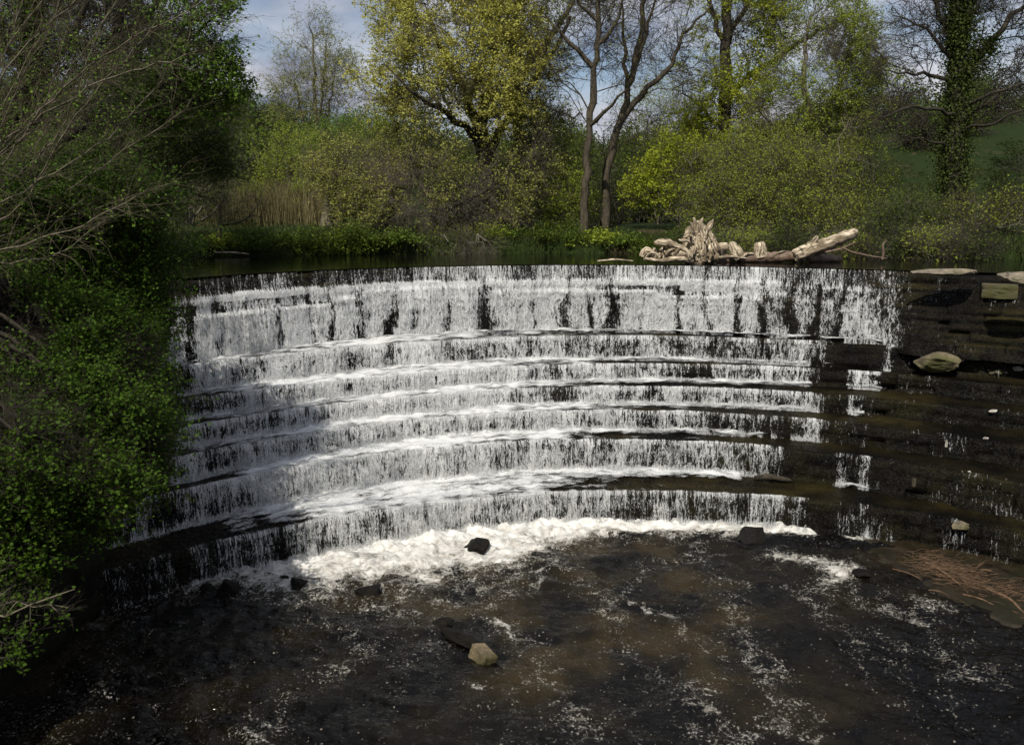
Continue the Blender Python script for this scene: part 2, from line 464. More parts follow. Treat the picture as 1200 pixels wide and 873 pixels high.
def ground_z(x, y):
    x = np.asarray(x, float); y = np.asarray(y, float)
    th = np.arctan2(x - CXY[0], y - CXY[1]); R = np.hypot(x - CXY[0], y - CXY[1])
    th_c = np.clip(th, -1.5, 1.5)
    r6, r0 = Rk(6, th_c), Rk(0, th_c)
    bed = np.interp(np.clip((R - r6 - .5) / (r0 - r6 + .3), -.2, 1.2), [-.2, 0, 1, 1.2], [-1.3, -1.0, 2.9, 3.3])
    bed = np.where(y < CXY[1], -1.3, bed)
    # submerged shelf at the right
    inside = np.minimum(np.minimum(x - left_x(y), right_x(y) - x), bank_y(x) - y)
    n = fbm(x * .35, y * .35, 1.7)
    bank = 4.72 + .35 * n + .25 * sstep(0, 4, -inside)
    # hillside beyond
    q = np.clip(y - 46 + 5 * n, 0, None)
    rise = 12.0 * sstep(0, 62, q) + 9 * sstep(50, 120, q) + 18 * sstep(100, 400, q)
    side = sstep(0, 60, np.abs(x - 2) - 20)
    ang = sstep(.14, .38, np.abs(x / np.maximum(y, 20) - .06))
    hill = rise * (.43 + .37 * ang) + 2.0 * side * sstep(-5, 30, y)
    bank = bank + hill
    bank = np.where(y > 400, bank * np.interp(y, [400, 4000], [1, .2]), bank)
    return np.where(inside > 0, bed, bed * sstep(-.75, -.25, inside) + bank * (1 - sstep(-.75, -.25, inside)))

def axis(c, fine, span, far, n):
    a = np.arange(-span, span + fine, fine)
    g = span + fine * (np.exp(np.linspace(0, math.log((far - span) / fine + 1), n)) - 1)
    return np.unique(np.concatenate([-g, a, g])) + c
gx = axis(1, .35, 17, 2500, 46); gy = axis(14, .35, 18, 3000, 46)
GX, GY = np.meshgrid(gx, gy, indexing='ij')
GZ = ground_z(GX, GY)
gm = mesh_np('ground', np.stack([GX.ravel(), GY.ravel(), GZ.ravel()], 1), grid_faces(len(gx), len(gy))[:, ::-1], smooth=True)
tag(link('ground', gm, 'ground'), kind='structure')

# upper river
ths = np.linspace(-1.45, 1.45, 260)
rr = np.concatenate([[0, .1, .25, .5], np.linspace(.8, 10, 30), [14, 20, 30]])
TH, RR = np.meshgrid(ths, rr, indexing='ij')
R0 = Rk(0, TH) + .30
X = CXY[0] + (R0 + RR) * np.sin(TH); Y = CXY[1] + (R0 + RR) * np.cos(TH)
Z = np.full_like(X, LEV[0] + .035)
um = mesh_np('river', np.stack([X.ravel(), Y.ravel(), Z.ravel()], 1), grid_faces(len(ths), len(rr)), smooth=True)
tag(link('river', um, 'river_upper'), 'dark still river above the crest of the weir', 'water', kind='structure')

# ------------------------------------------------------------------ weir
A0, A1 = -1.25, 1.2
arc = 13.5
NS = int((A1 - A0) * arc / .04)
def block_offset(s, z, seed, bl=.75, bh=.22):
    row = np.floor(z / bh + 100)
    ss = s / bl + (row % 7) * .37 + .25 * vnoise(s * .6, row * 1.3)
    col = np.floor(ss)
    h = vnoise(col * 3.37 + .5, row * 1.71 + .5, seed * 2.3 + .5)
    fs = ss - col; fz = z / bh + 100 - row
    joint = np.minimum(np.minimum(fs, 1 - fs) * bl, np.minimum(fz, 1 - fz) * bh)
    return h, np.clip(1 - joint / .035, 0, 1)
weir = empty('stepped_weir', (1.8, 16, 0), 'curved stone weir stepping down in dark wet courses under the falling water', 'weir')
bpy.context.view_layer.update()
WINV = weir.matrix_world.inverted()

def step_profile(i):
    """(u: 0 tread back..1 lip, then z down the face) rows for step i"""
    zt, zb = LEV[i], LEV[i + 1]
    tread = np.linspace(0, 1, 12)[:-1]
    faceh = np.arange(0, zt - zb + .15, .045)
    return zt, zb, tread, faceh

def ragged(i, th):
    q = (th - A0) * arc
    return .04 * vnoise(q * 1.4, q * 0 + i) + .025 * vnoise(q * 6, q * 0 + i + 9)

def face_radius(i, th, s, h):
    """radius of the stone face h metres below the lip of step i"""
    r = Rk(i, th)
    D = LEV[i] - LEV[i + 1]
    pxx, _ = pix(CXY[0] + r * np.sin(th), CXY[1] + r * np.cos(th), LEV[i])
    if i == 0:
        ledge = .10 * sstep(.24, .30, h) + .10 * sstep(.50, .56, h + .25 * np.floor(vnoise(s * .5, s * 0 + 4.) * 2 + .5) * .5)
        dry = sstep(1040, 1090, pxx)
        rag = np.floor(h / .17) * .055 * dry * sstep(.3, .5, h)
        r = r - ledge - rag - .10 * h
    else:
        r = r - .06 * h
    return r

for i in range(7):
    zt, zb, tread, faceh = step_profile(i)
    th = np.linspace(A0, A1, NS); s = (th - A0) * arc
    rows = []; BL = []; JN = []
    back = (Rk(i - 1, th) if i else Rk(0, th) + 1.2) + .12
    lip = Rk(i, th)
    rough_lip = ragged(i, th)
    pxx, _ = pix(CXY[0] + lip * np.sin(th), CXY[1] + lip * np.cos(th), zt)
    ruin = sstep(930, 1060, pxx)                      # the dry flank is more broken
    for u in tread:
        r = back + (lip + rough_lip - back) * u
        z = zt - .02 * u + .015 * fbm(s * 2, r * 2, i) + .03 * ruin * vnoise(s * .9, r * 1.5, i) - .05 * (u > .93)
        hv, jn = block_offset(s, r, i + 20, 1.1, .42)
        BL.append(hv); JN.append(jn * .7); rows.append((r, z + hv * .035 * ruin - jn * .012 + 0 * s))
    for h in faceh:
        hv, jn = block_offset(s, h * np.ones_like(s), i, .8, .24 if i else .19)
        r = face_radius(i, th, s, h) + rough_lip - .03 + hv * (.022 + .065 * ruin) + jn * (.025 + .01 * ruin) + .03 * ruin * fbm(s * 2.5, s * 0 + h * 6, i + 3.) - .012 * fbm(s * 5, s * 0 + h * 9, i)
        if h < .03: r = r + .03
        BL.append(hv); JN.append(jn); rows.append((r, zt - h - .005 + 0 * s))
    Rr = np.stack([a for a, _ in rows], 1); Zz = np.stack([a for _, a in rows], 1)
    T2 = th[:, None]
    V = np.stack([CXY[0] + Rr * np.sin(T2) - weir.location.x, CXY[1] + Rr * np.cos(T2) - weir.location.y, Zz], -1).reshape(-1, 3)
    me = mesh_np('step', V, grid_faces(NS, len(rows))[:, ::-1])
    set_attr(me, 'blk', np.stack(BL, 1).ravel()); set_attr(me, 'jnt', np.stack(JN, 1).ravel())
    link('step', me, 'rock_wet', weir)

# falling water ----------------------------------------------------------
DF = [
 [(150, .1), (190, .45), (240, .62), (300, .74), (400, .74), (600, .76), (860, .68), (905, .50), (1000, .48), (1030, .34), (1050, .18), (1072, .08), (1080, 0)],
 [(170, .35), (230, .40), (300, .55), (500, .52), (650, .54), (840, .42), (856, .50), (955, .48), (958, .10), (985, .30), (1000, .06), (1034, .08), (1040, .6), (1047, .5), (1052, .04), (1062, 0)],
 [(180, .4), (350, .60), (500, .68), (650, .62), (850, .48), (950, .47), (962, .12), (985, .0), (990, .0), (994, .40), (1034, .38), (1040, 0)],
 [(180, .38), (350, .55), (550, .64), (700, .58), (850, .50), (950, .46), (972, .30), (984, 0), (991, 0), (993, .46), (1012, .42), (1014, 0)],
 [(180, .35), (350, .56), (550, .68), (700, .58), (850, .46), (900, .36), (1000, .30), (1008, 0)],
 [(160, .25), (250, .42), (350, .55), (500, .66), (650, .60), (850, .46), (880, .40), (920, .24), (930, 0), (976, 0), (980, .40), (1000, .36), (1002, 0), (1009, 0), (1011, .58), (1022, .55), (1023, 0)],
 [(150, .08), (200, .20), (300, .36), (400, .52), (480, .62), (640, .60), (700, .50), (850, .42), (952, .40), (957, .0), (983, 0), (986, .28), (1026, .26), (1028, 0), (1058, 0), (1060, .2), (1070, .2), (1072, 0)],
]
DT = [   # foam at the back of the tread below each face (density, width share)
 None,
 [(180, .5, .6), (240, .8, .8), (400, .9, .9), (650, .85, .62), (1030, .85, .55), (1042, 0, .3)],
 [(180, .5, .6), (300, .85, .9), (500, .9, 1.), (650, .85, .8), (945, .85, .55), (955, .1, .3), (968, .6, .3), (984, .5, .3), (987, 0, .2), (1034, 0, .2), (1036, .8, .5), (1046, .8, .5), (1050, 0, .2)],
 [(180, .5, .7), (350, .85, .9), (600, .9, .9), (780, .85, .7), (950, .85, .5), (958, 0, .3), (990, 0, .3), (992, .75, .3), (1034, .7, .3), (1037, 0, .2)],
 [(180, .5, .7), (350, .85, .95), (550, .95, 1.), (700, .85, .8), (960, .8, .5), (975, 0, .3), (990, 0, .3), (992, .8, .3), (1013, .8, .3), (1015, 0, .2)],
 [(180, .45, .7), (350, .85, .95), (550, .95, 1.), (700, .85, .75), (890, .85, .45), (905, .45, .3), (1000, .45, .25), (1006, 0, .1), (1020, 0, .1)],
 [(170, .35, .7), (260, .45, .7), (340, .9, .85), (500, .95, 1.), (640, .9, .75), (870, .88, .45), (890, 0, .3), (975, 0, .3), (980, .8, .35), (1030, .75, .3), (1036, .3, .2), (1075, .2, .15), (1080, 0, .1)],
]
def water_level(i, layer):
    zt, zb = LEV[i], LEV[i + 1]
    tmin, tmax = -1.0, .95
    ds = .032
    n = int((tmax - tmin) * arc / ds)
    th = np.linspace(tmin, tmax, n); s = (th - tmin) * arc
    back = (face_radius(i - 1, th, s, LEV[i - 1] - zt) if i else Rk(0, th) + .45)
    rag_ = ragged(i, th)
    lip = Rk(i, th) - .02 + rag_
    pl, _ = pix(CXY[0] + lip * np.sin(th), CXY[1] + lip * np.cos(th), zt)
    pj = pl + 7 * vnoise(s * 5, s * 0 + i * 3.3) * (pl > 900) * (pl < 970)
    df = np.interp(pj, [a for a, _ in DF[i]], [b for _, b in DF[i]])
    ker = np.hanning(13); ker /= ker.sum()
    dfs = np.convolve(np.pad(df, 6, 'edge'), ker, 'valid')
    df = np.where(pl > 880, dfs + .10 * vnoise(s * 8, s * 0 + i) * (dfs > .03) * (dfs < .45), df)
    df = df * .92 + (.02 + (.02 if i == 0 else 0) + .07 * (1 - sstep(450, 700, pl)) + .10 * fbm(s * 1.1, s * 0 + i * 3.1) + .06 * fbm(s * 4.1, s * 0 + i * 7.7)) * (df > .02)
    df = np.where((pl > 900) & (df < .1), .13 + .08 * fbm(s * 1.5, s * 0 + i), df)  # sparse droplets on the dry flank, their white painting in the wet sparkle
    rows = []
    fast = vnoise(s * 1.7, s * 0 + i * 2.2)
    if layer == 0:
        nt_ = 4 if i == 0 else max(10, int((float(np.mean(back - lip))) / .06))
        for k in range(nt_):
            u = k / nt_
            r = back + (lip - back) * u
            if i == 0:
                d = 0 * s + np.clip(df - .35, .0, .2) * (u > .6)
                z = zt + .035 - .0 * u + 0 * s
            else:
                td = np.interp(pl, [a[0] for a in DT[i]], [a[1] for a in DT[i]]); tw = np.interp(pl, [a[0] for a in DT[i]], [a[2] for a in DT[i]])
                edge = tw * (1 + .22 * fbm(s * 1.6, s * 0 + i * 5.) + .12 * vnoise(s * 5, s * 0 + i))
                d = td * (1 - .85 * sstep(edge * .20, edge * 1.15, u + 0 * s)) + (.62 + .30 * (1 - sstep(560, 860, pl))) * df * (td > .05) * sstep(.25, .8, u + 0 * s) + .22 * td * fbm(s * 1.3, r * 5, i)
                boil = np.exp(-(u * (lip * 0 + np.mean(back - lip)) / .22) ** 2)
                z = zt + .030 + td * (.012 + .05 * boil * (1 + .9 * fbm(s * 4, s * 0 + u * 3, i)) + .035 * fbm(s * 6, r * 6, i))
            rows.append((r, z, d, 0 * s, (back - r) + 0 * s, 0 * s))
    L0 = np.mean(back - lip)
    H = zt - zb
    hs = np.arange(0, H + .04, .04)
    for h in hs:
        off = (.02 if layer == 0 else .07) + .035 * min(1, h / .3) + (.05 if layer else .02) * fbm(s * 2.3, s * 0 + h * .7, i + layer * 9) + .022 * vnoise(s * 9, s * 0 + h * 2.2, i) * min(1, h / .1)
        off = off + .03 * df * min(1., h / .2)
        r = face_radius(i, th, s, h) + rag_ - .03 - off * min(1, .35 + h / .10)
        z = zt - h + (.035 if i == 0 else .03) * (1 - min(1, h / .1)) + 0 * s
        if i == 0:
            top = 1 - sstep(.25, .31, h + .02 * vnoise(s * 2, s * 0))
            dt = np.interp(pl, [150, 240, 300, 480, 520, 650, 850, 1000, 1050, 1075, 1085], [.26, .34, .40, .44, .54, .56, .54, .48, .40, .28, .1])
            ch = 0
            for dk, w_ in ((215, 6), (250, 8), (320, 4), (357, 5), (385, 4), (417, 9), (455, 7), (485, 5), (521, 7), (566, 8), (620, 4), (664, 7), (690, 3), (714, 8), (755, 3), (795, 4), (830, 4), (864, 5), (895, 6), (930, 6), (960, 4), (988, 4)):
                ch = ch + .42 * np.exp(-((pl - dk - 5 * vnoise(s * 0 + h * 2.2, s * 0 + dk)) / (w_ * (.55 + .5 * h / H) * (1 + .4 * vnoise(s * 0 + h * 6, s * 0 + dk + 9)))) ** 2) * (.5 + .6 * h / H)
            d = dt * top + (df - ch + .22 * fbm(s * 2.6, s * 0 + h * 1.0, 3.)) * (1 - top)
            # bright line where the water hits the ledges
            d = d + .16 * np.exp(-((h - .36) / .05) ** 2) * (df > .1) + .12 * np.exp(-((h - .62 - .08 * fast) / .05) ** 2) * (df > .1)
            d = np.where(pl > 1078, .13 + .08 * fbm(s * 1.5, s * 0 + h * 4), d)  # same thin white specks, sparkle painted on the dry top course
        else:
            d = df + (.13 * fbm(s * 2.2, s * 0 + h * 1.5, i + 4.) + .10 * fbm(s * 7, s * 0 + h * 2.5, i + 2.)) * (df > .05)
            d = d + .30 * sstep(H - .16, H, h) * (df > .3) + .10 * (h < .05) * (df > .3)
        if layer: d = d - .26
        d = np.where(df <= .015, 0, d) if i else d
        rows.append((r, z, d, 1 + 0 * s, L0 + h + 0 * s, (1 - top) if i == 0 else 1 + 0 * s))
    Rr = np.stack([a[0] for a in rows], 1); Zz = np.stack([a[1] for a in rows], 1); Dn = np.stack([a[2] for a in rows], 1)
    Fc = np.stack([a[3] for a in rows], 1); Vv = np.stack([a[4] for a in rows], 1); La = np.stack([a[5] for a in rows], 1)
    T2 = th[:, None]
    V = np.stack([CXY[0] + Rr * np.sin(T2), CXY[1] + Rr * np.cos(T2), Zz], -1).reshape(-1, 3)
    uv = np.stack([np.repeat(s[:, None] + i * 40, len(rows), 1), Vv], -1).reshape(-1, 2)
    F = grid_faces(n, len(rows))[:, ::-1]
    D = np.clip(Dn, 0, 1).ravel()
    keep = D[F].max(1) > .01
    me = mesh_np('waterfall', V, F[keep], uv=uv, smooth=True)
    set_attr(me, 'dens', D); set_attr(me, 'face', Fc.ravel()); set_attr(me, 'lacy', La.ravel())
    return me
for i in range(7):
    o = link('waterfall', water_level(i, 0), 'falling_water')
    tag(o, 'white water falling over the %s step of the weir' % ['top', 'second', 'third', 'fourth', 'fifth', 'sixth', 'lowest'][i], 'falling water', kind='structure')
    o = link('waterfall_spray', water_level(i, 1), 'falling_spray')
    tag(o, 'outer lace of droplets over the %s step of the weir' % ['top', 'second', 'third', 'fourth', 'fifth', 'sixth', 'lowest'][i], 'falling water', kind='structure')

# lower pool ---------------------------------------------------------------
def ax2(lo, hi, fine, farlo, farhi, n=14):
    a = np.arange(lo, hi, fine)
    g1 = lo - fine * (np.exp(np.linspace(0, math.log((lo - farlo) / fine + 1), n)) - 1)
    g2 = a[-1] + fine * (np.exp(np.linspace(0, math.log((farhi - a[-1]) / fine + 1), n)) - 1)
    return np.unique(np.concatenate([g1, a, g2]))
px_ = ax2(-7.2, 10, .035, -20, 16); py_ = ax2(7.6, 15.9, .035, -40, 20)
PX, PY = np.meshgrid(px_, py_, indexing='ij')
th = np.clip(np.arctan2(PX - CXY[0], PY - CXY[1]), -1.4, 1.4); RR_ = np.hypot(PX - CXY[0], PY - CXY[1])
dist = face_radius(6, th, (th - A0) * arc, .56) - RR_      # metres out from the foot of the last face
dist = np.where(PY < CXY[1], 9, dist)
ppx, ppy = pix(PX, PY, 0 * PX)
foam = np.zeros_like(PX)
cent = np.interp(ppx, [150, 250, 340, 430, 560, 620, 700, 860, 900, 955, 962, 982, 988, 1028, 1034, 1200], [.25, .45, .9, 1., 1., 1., .95, .9, .8, .8, 0, 0, .6, .6, 0, 0])
wid = np.interp(ppx, [150, 250, 340, 430, 520, 600, 640, 700, 850, 900, 955, 1000, 1030], [.6, .8, 1.5, 2.0, 2.3, 2.2, 1.5, .9, .75, .35, .32, .22, .15])
wob = 1 + .35 * fbm(PX * .9, PY * .9, 3.) + .2 * fbm(PX * 3, PY * 3, 5.)
foam = cent * (.95 - .27 * sstep(.12, .55, dist + .12 * fbm(PX * 3, PY * 3, 61.))) * (1 - .55 * sstep(.35 * wid * wob, 1.0 * wid * wob, dist)) * (1 - sstep(1.0 * wid * wob, 2.3 * wid * wob, dist))
WARPX = .38 * fbm(PX * .9, PY * .9, 21.) + .12 * fbm(PX * 3, PY * 3, 22.); WARPY = .38 * fbm(PX * .9, PY * .9, 31.) + .12 * fbm(PX * 3, PY * 3, 32.)
BREAK = .80 + .45 * fbm(PX * 1.3, PY * 1.3, 41.)
def capsule(pts, wd, val):
    """soft band of foam along a line given in photo pixels, laid out on the water plane"""
    W = [onz(x, y, 0) for x, y in pts]
    best = np.full(PX.shape, 9e9)
    QX = PX + WARPX; QY = PY + WARPY
    for (ax_, ay), (bx, by) in zip(W[:-1], W[1:]):
        dx, dy = bx - ax_, by - ay; l = dx * dx + dy * dy + 1e-9
        t_ = np.clip(((QX - ax_) * dx + (QY - ay) * dy) / l, 0, 1)
        best = np.minimum(best, np.hypot(QX - ax_ - t_ * dx, QY - ay - t_ * dy))
    return .76 * val * BREAK * np.exp(-(best / wd) ** 2)
for pts, wd, val in [
    ([(930, 662), (985, 668)], .38, 1.05), ([(945, 690), (990, 672)], .28, 1.0), ([(930, 690), (985, 735), (1010, 770)], .30, .52), ([(1000, 700), (1080, 720), (1120, 745)], .42, .50),
    ([(1030, 690), (1120, 715)], .22, .5), ([(1010, 745), (1100, 760), (1160, 800)], .40, .42), ([(1000, 780), (1040, 830), (1060, 873)], .40, .34),
    ([(440, 700), (400, 760), (350, 820), (300, 870)], .42, .44), ([(330, 720), (290, 800), (200, 860)], .5, .26), ([(420, 690), (470, 740)], .2, .4),
    ([(640, 650), (700, 690), (720, 740), (790, 800), (860, 860)], .42, .40), ([(820, 640), (850, 680), (870, 720), (900, 780), (930, 860)], .38, .40),
    ([(560, 690), (600, 740), (640, 790), (690, 850)], .45, .38), ([(740, 700), (790, 725), (800, 745)], .16, .62), ([(590, 722), (604, 745), (645, 752)], .09, .60),
    ([(730, 690), (760, 660), (850, 650)], .25, .40), ([(470, 690), (520, 720)], .35, .36), ([(620, 860), (760, 840)], .5, .30), ([(240, 690), (330, 700)], .4, .46), ([(170, 700), (250, 695)], .3, .35),
    ([(540, 800), (548, 806)], .08, .72), ([(1000, 640), (1060, 645), (1140, 645)], .08, .30), ([(480, 780), (440, 860)], .4, .30),
    ([(870, 690), (840, 780), (780, 873)], .4, .34), ([(1100, 790), (1150, 850)], .3, .32)]:
    foam = np.maximum(foam, capsule(pts, wd, val))
foam = np.maximum(foam, .10 + .16 * fbm((PX + WARPX) * .8, (PY + WARPY) * .45, 55.))
foam = np.where(dist < -.3, 0, foam)
foam = np.where((PY < 6.5) | (PX > 9.9), .12, foam)
brown = np.clip(.35 + 1.1 * capsule([(640, 660), (750, 680), (700, 740)], 1.2, 1) + .9 * capsule([(520, 690), (600, 780), (760, 800)], 1.0, 1) + .7 * capsule([(850, 740), (950, 820)], .8, 1)
                + .8 * capsule([(1060, 660), (1200, 690)], .7, 1) + .6 * fbm(PX * .5, PY * .5, 8.), .0, 1)
amp = .024 + .018 * np.exp(-np.clip(dist, 0, 20) / 2.5)
wave = amp * 1.25 * (fbm((PX + WARPX) * 2.4, (PY + WARPY) * 4.2, 1.) * 1.7 + .7 * fbm(PX * 5, PY * 9, 2.)) + .022 * fbm(PX * .9, PY * 1.3, 6.)
boil = np.exp(-(np.clip(dist, 0, 9) / (.55 * wid)) ** 2) * cent
heap = capsule([(455, 650), (510, 632), (560, 616), (625, 606), (650, 612)], .28, 1.2) 
PZ = wave + heap * (.08 + .12 * fbm(PX * 8, PY * 8, 14.) + .08 * fbm(PX * 3, PY * 3, 15.)) + boil * (.03 + .06 * fbm(PX * 6, PY * 6, 4.)) + .045 * foam * fbm(PX * 10, PY * 10, 2.)
pm = mesh_np('pool', np.stack([PX.ravel(), PY.ravel(), PZ.ravel()], 1), grid_faces(len(px_), len(py_))[:, ::-1], smooth=True)
set_attr(pm, 'foam', foam); set_attr(pm, 'brown', brown)
tag(link('pool', pm, 'pool_water'), 'dark peaty pool streaked with foam below the weir', 'water', kind='structure')

# ------------------------------------------------------------------ vegetation builders
def norm(v):
    return v / (np.linalg.norm(v, axis=-1, keepdims=True) + 1e-9)

class Skel:
    """branch skeleton: nodes with parents, thickened towards the root"""
    def __init__(s):
        s.P = []; s.par = []; s.fix = []; s.plen = []
    def limb(s, pts, r0, r1, start=None, step=.35, seed=0, wob=.04):
        rs = np.random.RandomState(seed)
        pts = np.array(pts, float)
        if start is not None: pts = np.vstack([s.P[start], pts])
        seg = np.linalg.norm(np.diff(pts, axis=0), axis=1); cum = np.concatenate([[0], np.cumsum(seg)])
        n = max(2, int(cum[-1] / step) + 1); t = np.linspace(0, cum[-1], n)
        q = np.stack([np.interp(t, cum, pts[:, k]) for k in range(3)], 1)
        # soften the corners
        for _ in range(2): q[1:-1] = .25 * q[:-2] + .5 * q[1:-1] + .25 * q[2:]
        q[1:-1] += rs.normal(0, wob, q[1:-1].shape)
        prev = start if start is not None else -1
        pl = s.plen[start] if start is not None else 0.
        rad_ = np.linspace(r0, r1, n)
        for k in range(0 if start is None else 1, n):
            s.P.append(q[k]); s.par.append(prev); s.fix.append(rad_[k])
            pl += step; s.plen.append(pl)
            prev = len(s.P) - 1
        return prev
    def near(s, p):
        return int(np.argmin(np.linalg.norm(np.array(s.P) - np.array(p), axis=1)))
    def fill(s, A, seed=0, alpha=.35, sag=0.0, step=.45, lo=0.0, jit=.06):
        rs = np.random.RandomState(seed)
        P = np.zeros((len(s.P) + len(A) * 14, 3)); n = len(s.P); P[:n] = s.P
        pl = np.zeros(len(P)); pl[:n] = s.plen
        zmin = P[:n, 2].min() + lo
        d0 = np.min(np.linalg.norm(A[:, None, :] - P[None, :n, :], axis=2), axis=1)
        tips = []
        for a in A[np.argsort(d0)]:
            c = np.linalg.norm(P[:n] - a, axis=1) + alpha * pl[:n] + 3.0 * np.clip(zmin - P[:n, 2], 0, 1) + 1.2 * np.clip(P[:n, 2] - a[2], 0, 9) * (1 - sag)
            j = int(np.argmin(c))
            d = a - P[j]; l = np.linalg.norm(d)
            if l < .12: continue
            k = max(1, min(12, int(l / step)))
            prev = j
            mid = np.array([0, 0, .10 * l * (1 if sag <= 0 else .6)]) + rs.normal(0, .05 * l, 3)
            for q in range(1, k + 1):
                t_ = q / k
                p = P[j] + d * t_ + mid * math.sin(math.pi * t_) + rs.normal(0, jit, 3) * (q < k)
                P[n] = p; pl[n] = pl[prev] + np.linalg.norm(p - P[prev])
                s.P.append(p.copy()); s.par.append(prev); s.fix.append(0.); s.plen.append(pl[n])
                prev = n; n += 1
            tips.append(prev)
        return tips
    def finish(s, rtip=.008, p=2.3):
        n = len(s.P); par = np.array(s.par)
        cnt = np.zeros(n); child = np.zeros(n, int)
        for i in range(n - 1, -1, -1):
            if cnt[i] == 0: cnt[i] = 1
            if par[i] >= 0: cnt[par[i]] += cnt[i]
        r = rtip * cnt ** (1 / p)
        fx = np.array(s.fix)
        r = np.where(fx > 0, fx, r)
        for i in range(n):
            if par[i] >= 0 and fx[i] == 0: r[i] = min(r[i], r[par[i]] * .85)
        s.R = r; s.Pn = np.array(s.P); s.parn = par; s.cnt = cnt
        return s

def skel_mesh(s, name, K=5, rmin=0.0, rough=0.0, flare=None):
    P, par, R = s.Pn, s.parn, s.R
    n = len(P)
    idx = np.where(par >= 0)[0]
    main = {}
    for i in idx:
        j = par[i]
        if j not in main or R[i] > R[main[j]]: main[j] = i
    d = np.zeros_like(P); d[idx] = norm(P[idx] - P[par[idx]])
    for j, i in main.items():
        d[j] = norm((d[j] + d[i])[None])[0]
    def ring(p, dd, r):
        a = np.cross(dd, np.where(np.abs(dd[:, 1:2]) > .93, [[1., 0, 0]], [[0, 1., 0]])); a = norm(a); b = np.cross(dd, a)
        ang = np.arange(K) * 2 * math.pi / K
        rr = r[:, None] * (1 + (rough * vnoise(p[:, :1] * 3 + np.cos(ang) * 1.5, p[:, 1:2] * 3 + np.sin(ang) * 1.5, p[:, 2:3] * 1.1) if rough else 0))
        return p[:, None, :] + (a[:, None, :] * np.cos(ang)[None, :, None] + b[:, None, :] * np.sin(ang)[None, :, None]) * rr[:, :, None]
    V = [ring(P, d, R)]
    base = n
    side = [i for i in idx if main[par[i]] != i]
    start = par.copy()
    if side:
        side = np.array(side)
        V.append(ring(P[par[side]], d[side], R[side] * 1.15))
        start[side] = base + np.arange(len(side))
    V = np.concatenate(V).reshape(-1, 3)
    k = np.arange(K); k2 = (k + 1) % K
    use = idx[R[idx] >= rmin]
    a = start[use][:, None] * K; b = use[:, None] * K
    F = np.stack([a + k, a + k2, b + k2, b + k], -1).reshape(-1, 4)
    return mesh_np(name, V, F, smooth=True)

def tubes(origin, dirs, length, r0, seed, M=4, curl=.25, grav=0.0, taper=.35):
    """many thin three-sided twigs at once; returns verts, quads, points (n,M,3)"""
    rs = np.random.RandomState(seed)
    n = len(origin)
    pts = np.zeros((n, M, 3)); pts[:, 0] = origin
    d = norm(dirs); step = (np.asarray(length) / (M - 1))
    step = np.broadcast_to(step, (n,))[:, None]
    dl = [d]
    for k in range(1, M):
        pts[:, k] = pts[:, k - 1] + d * step
        d = norm(d + rs.normal(0, curl, (n, 3)) + np.array([0, 0, grav]))
        dl.append(d)
    r = np.broadcast_to(np.asarray(r0), (n,))[:, None] * np.linspace(1, taper, M)[None]
    dd = norm(pts[:, -1] - pts[:, 0])
    a = norm(np.cross(dd, np.where(np.abs(dd[:, 2:3]) > .9, [[1., 0, 0]], [[0, 0, 1.]]))); b = np.cross(dd, a)
    ang = np.arange(3) * 2 * math.pi / 3
    ringv = a[:, None, :] * np.cos(ang)[None, :, None] + b[:, None, :] * np.sin(ang)[None, :, None]
    V = pts[:, :, None, :] + ringv[:, None, :, :] * r[:, :, None, None]
    V = V.reshape(-1, 3)
    k = np.arange(3); k2 = (k + 1) % 3
    base = (np.arange(n)[:, None] * M + np.arange(M - 1)[None]).ravel()[:, None] * 3
    F = np.stack([base + k, base + k2, base + 3 + k2, base + 3 + k], -1).reshape(-1, 4)
    return V, F, pts

def leaves(P, size, seed, up=.5, aspect=.55, outd=None):
    """folded leaf quads at points P"""
    rs = np.random.RandomState(seed)
    n = len(P)
    s = size * rs.uniform(.6, 1.25, n)[:, None]
    ax = rs.normal(0, 1, (n, 3)); ax[:, 2] *= .6
    if outd is not None: ax = ax + outd
    ax = norm(ax)
    nr = rs.normal(0, .7, (n, 3)); nr[:, 2] += up
    sd_ = norm(np.cross(ax, nr)); nr = np.cross(sd_, ax)
    V = np.stack([P, P + ax * s * .5 + sd_ * s * aspect * .5 + nr * s * .06, P + ax * s, P + ax * s * .5 - sd_ * s * aspect * .5 + nr * s * .06], 1)
    return V.reshape(-1, 3), np.arange(n * 4).reshape(-1, 4)

def merge(parts):
    V = []; F = []; M = []; o = 0
    for v, f, m in parts:
        V.append(v); F.append(f + o); M.append(np.full(len(f), m)); o += len(v)
    return np.concatenate(V), np.concatenate(F), np.concatenate(M)

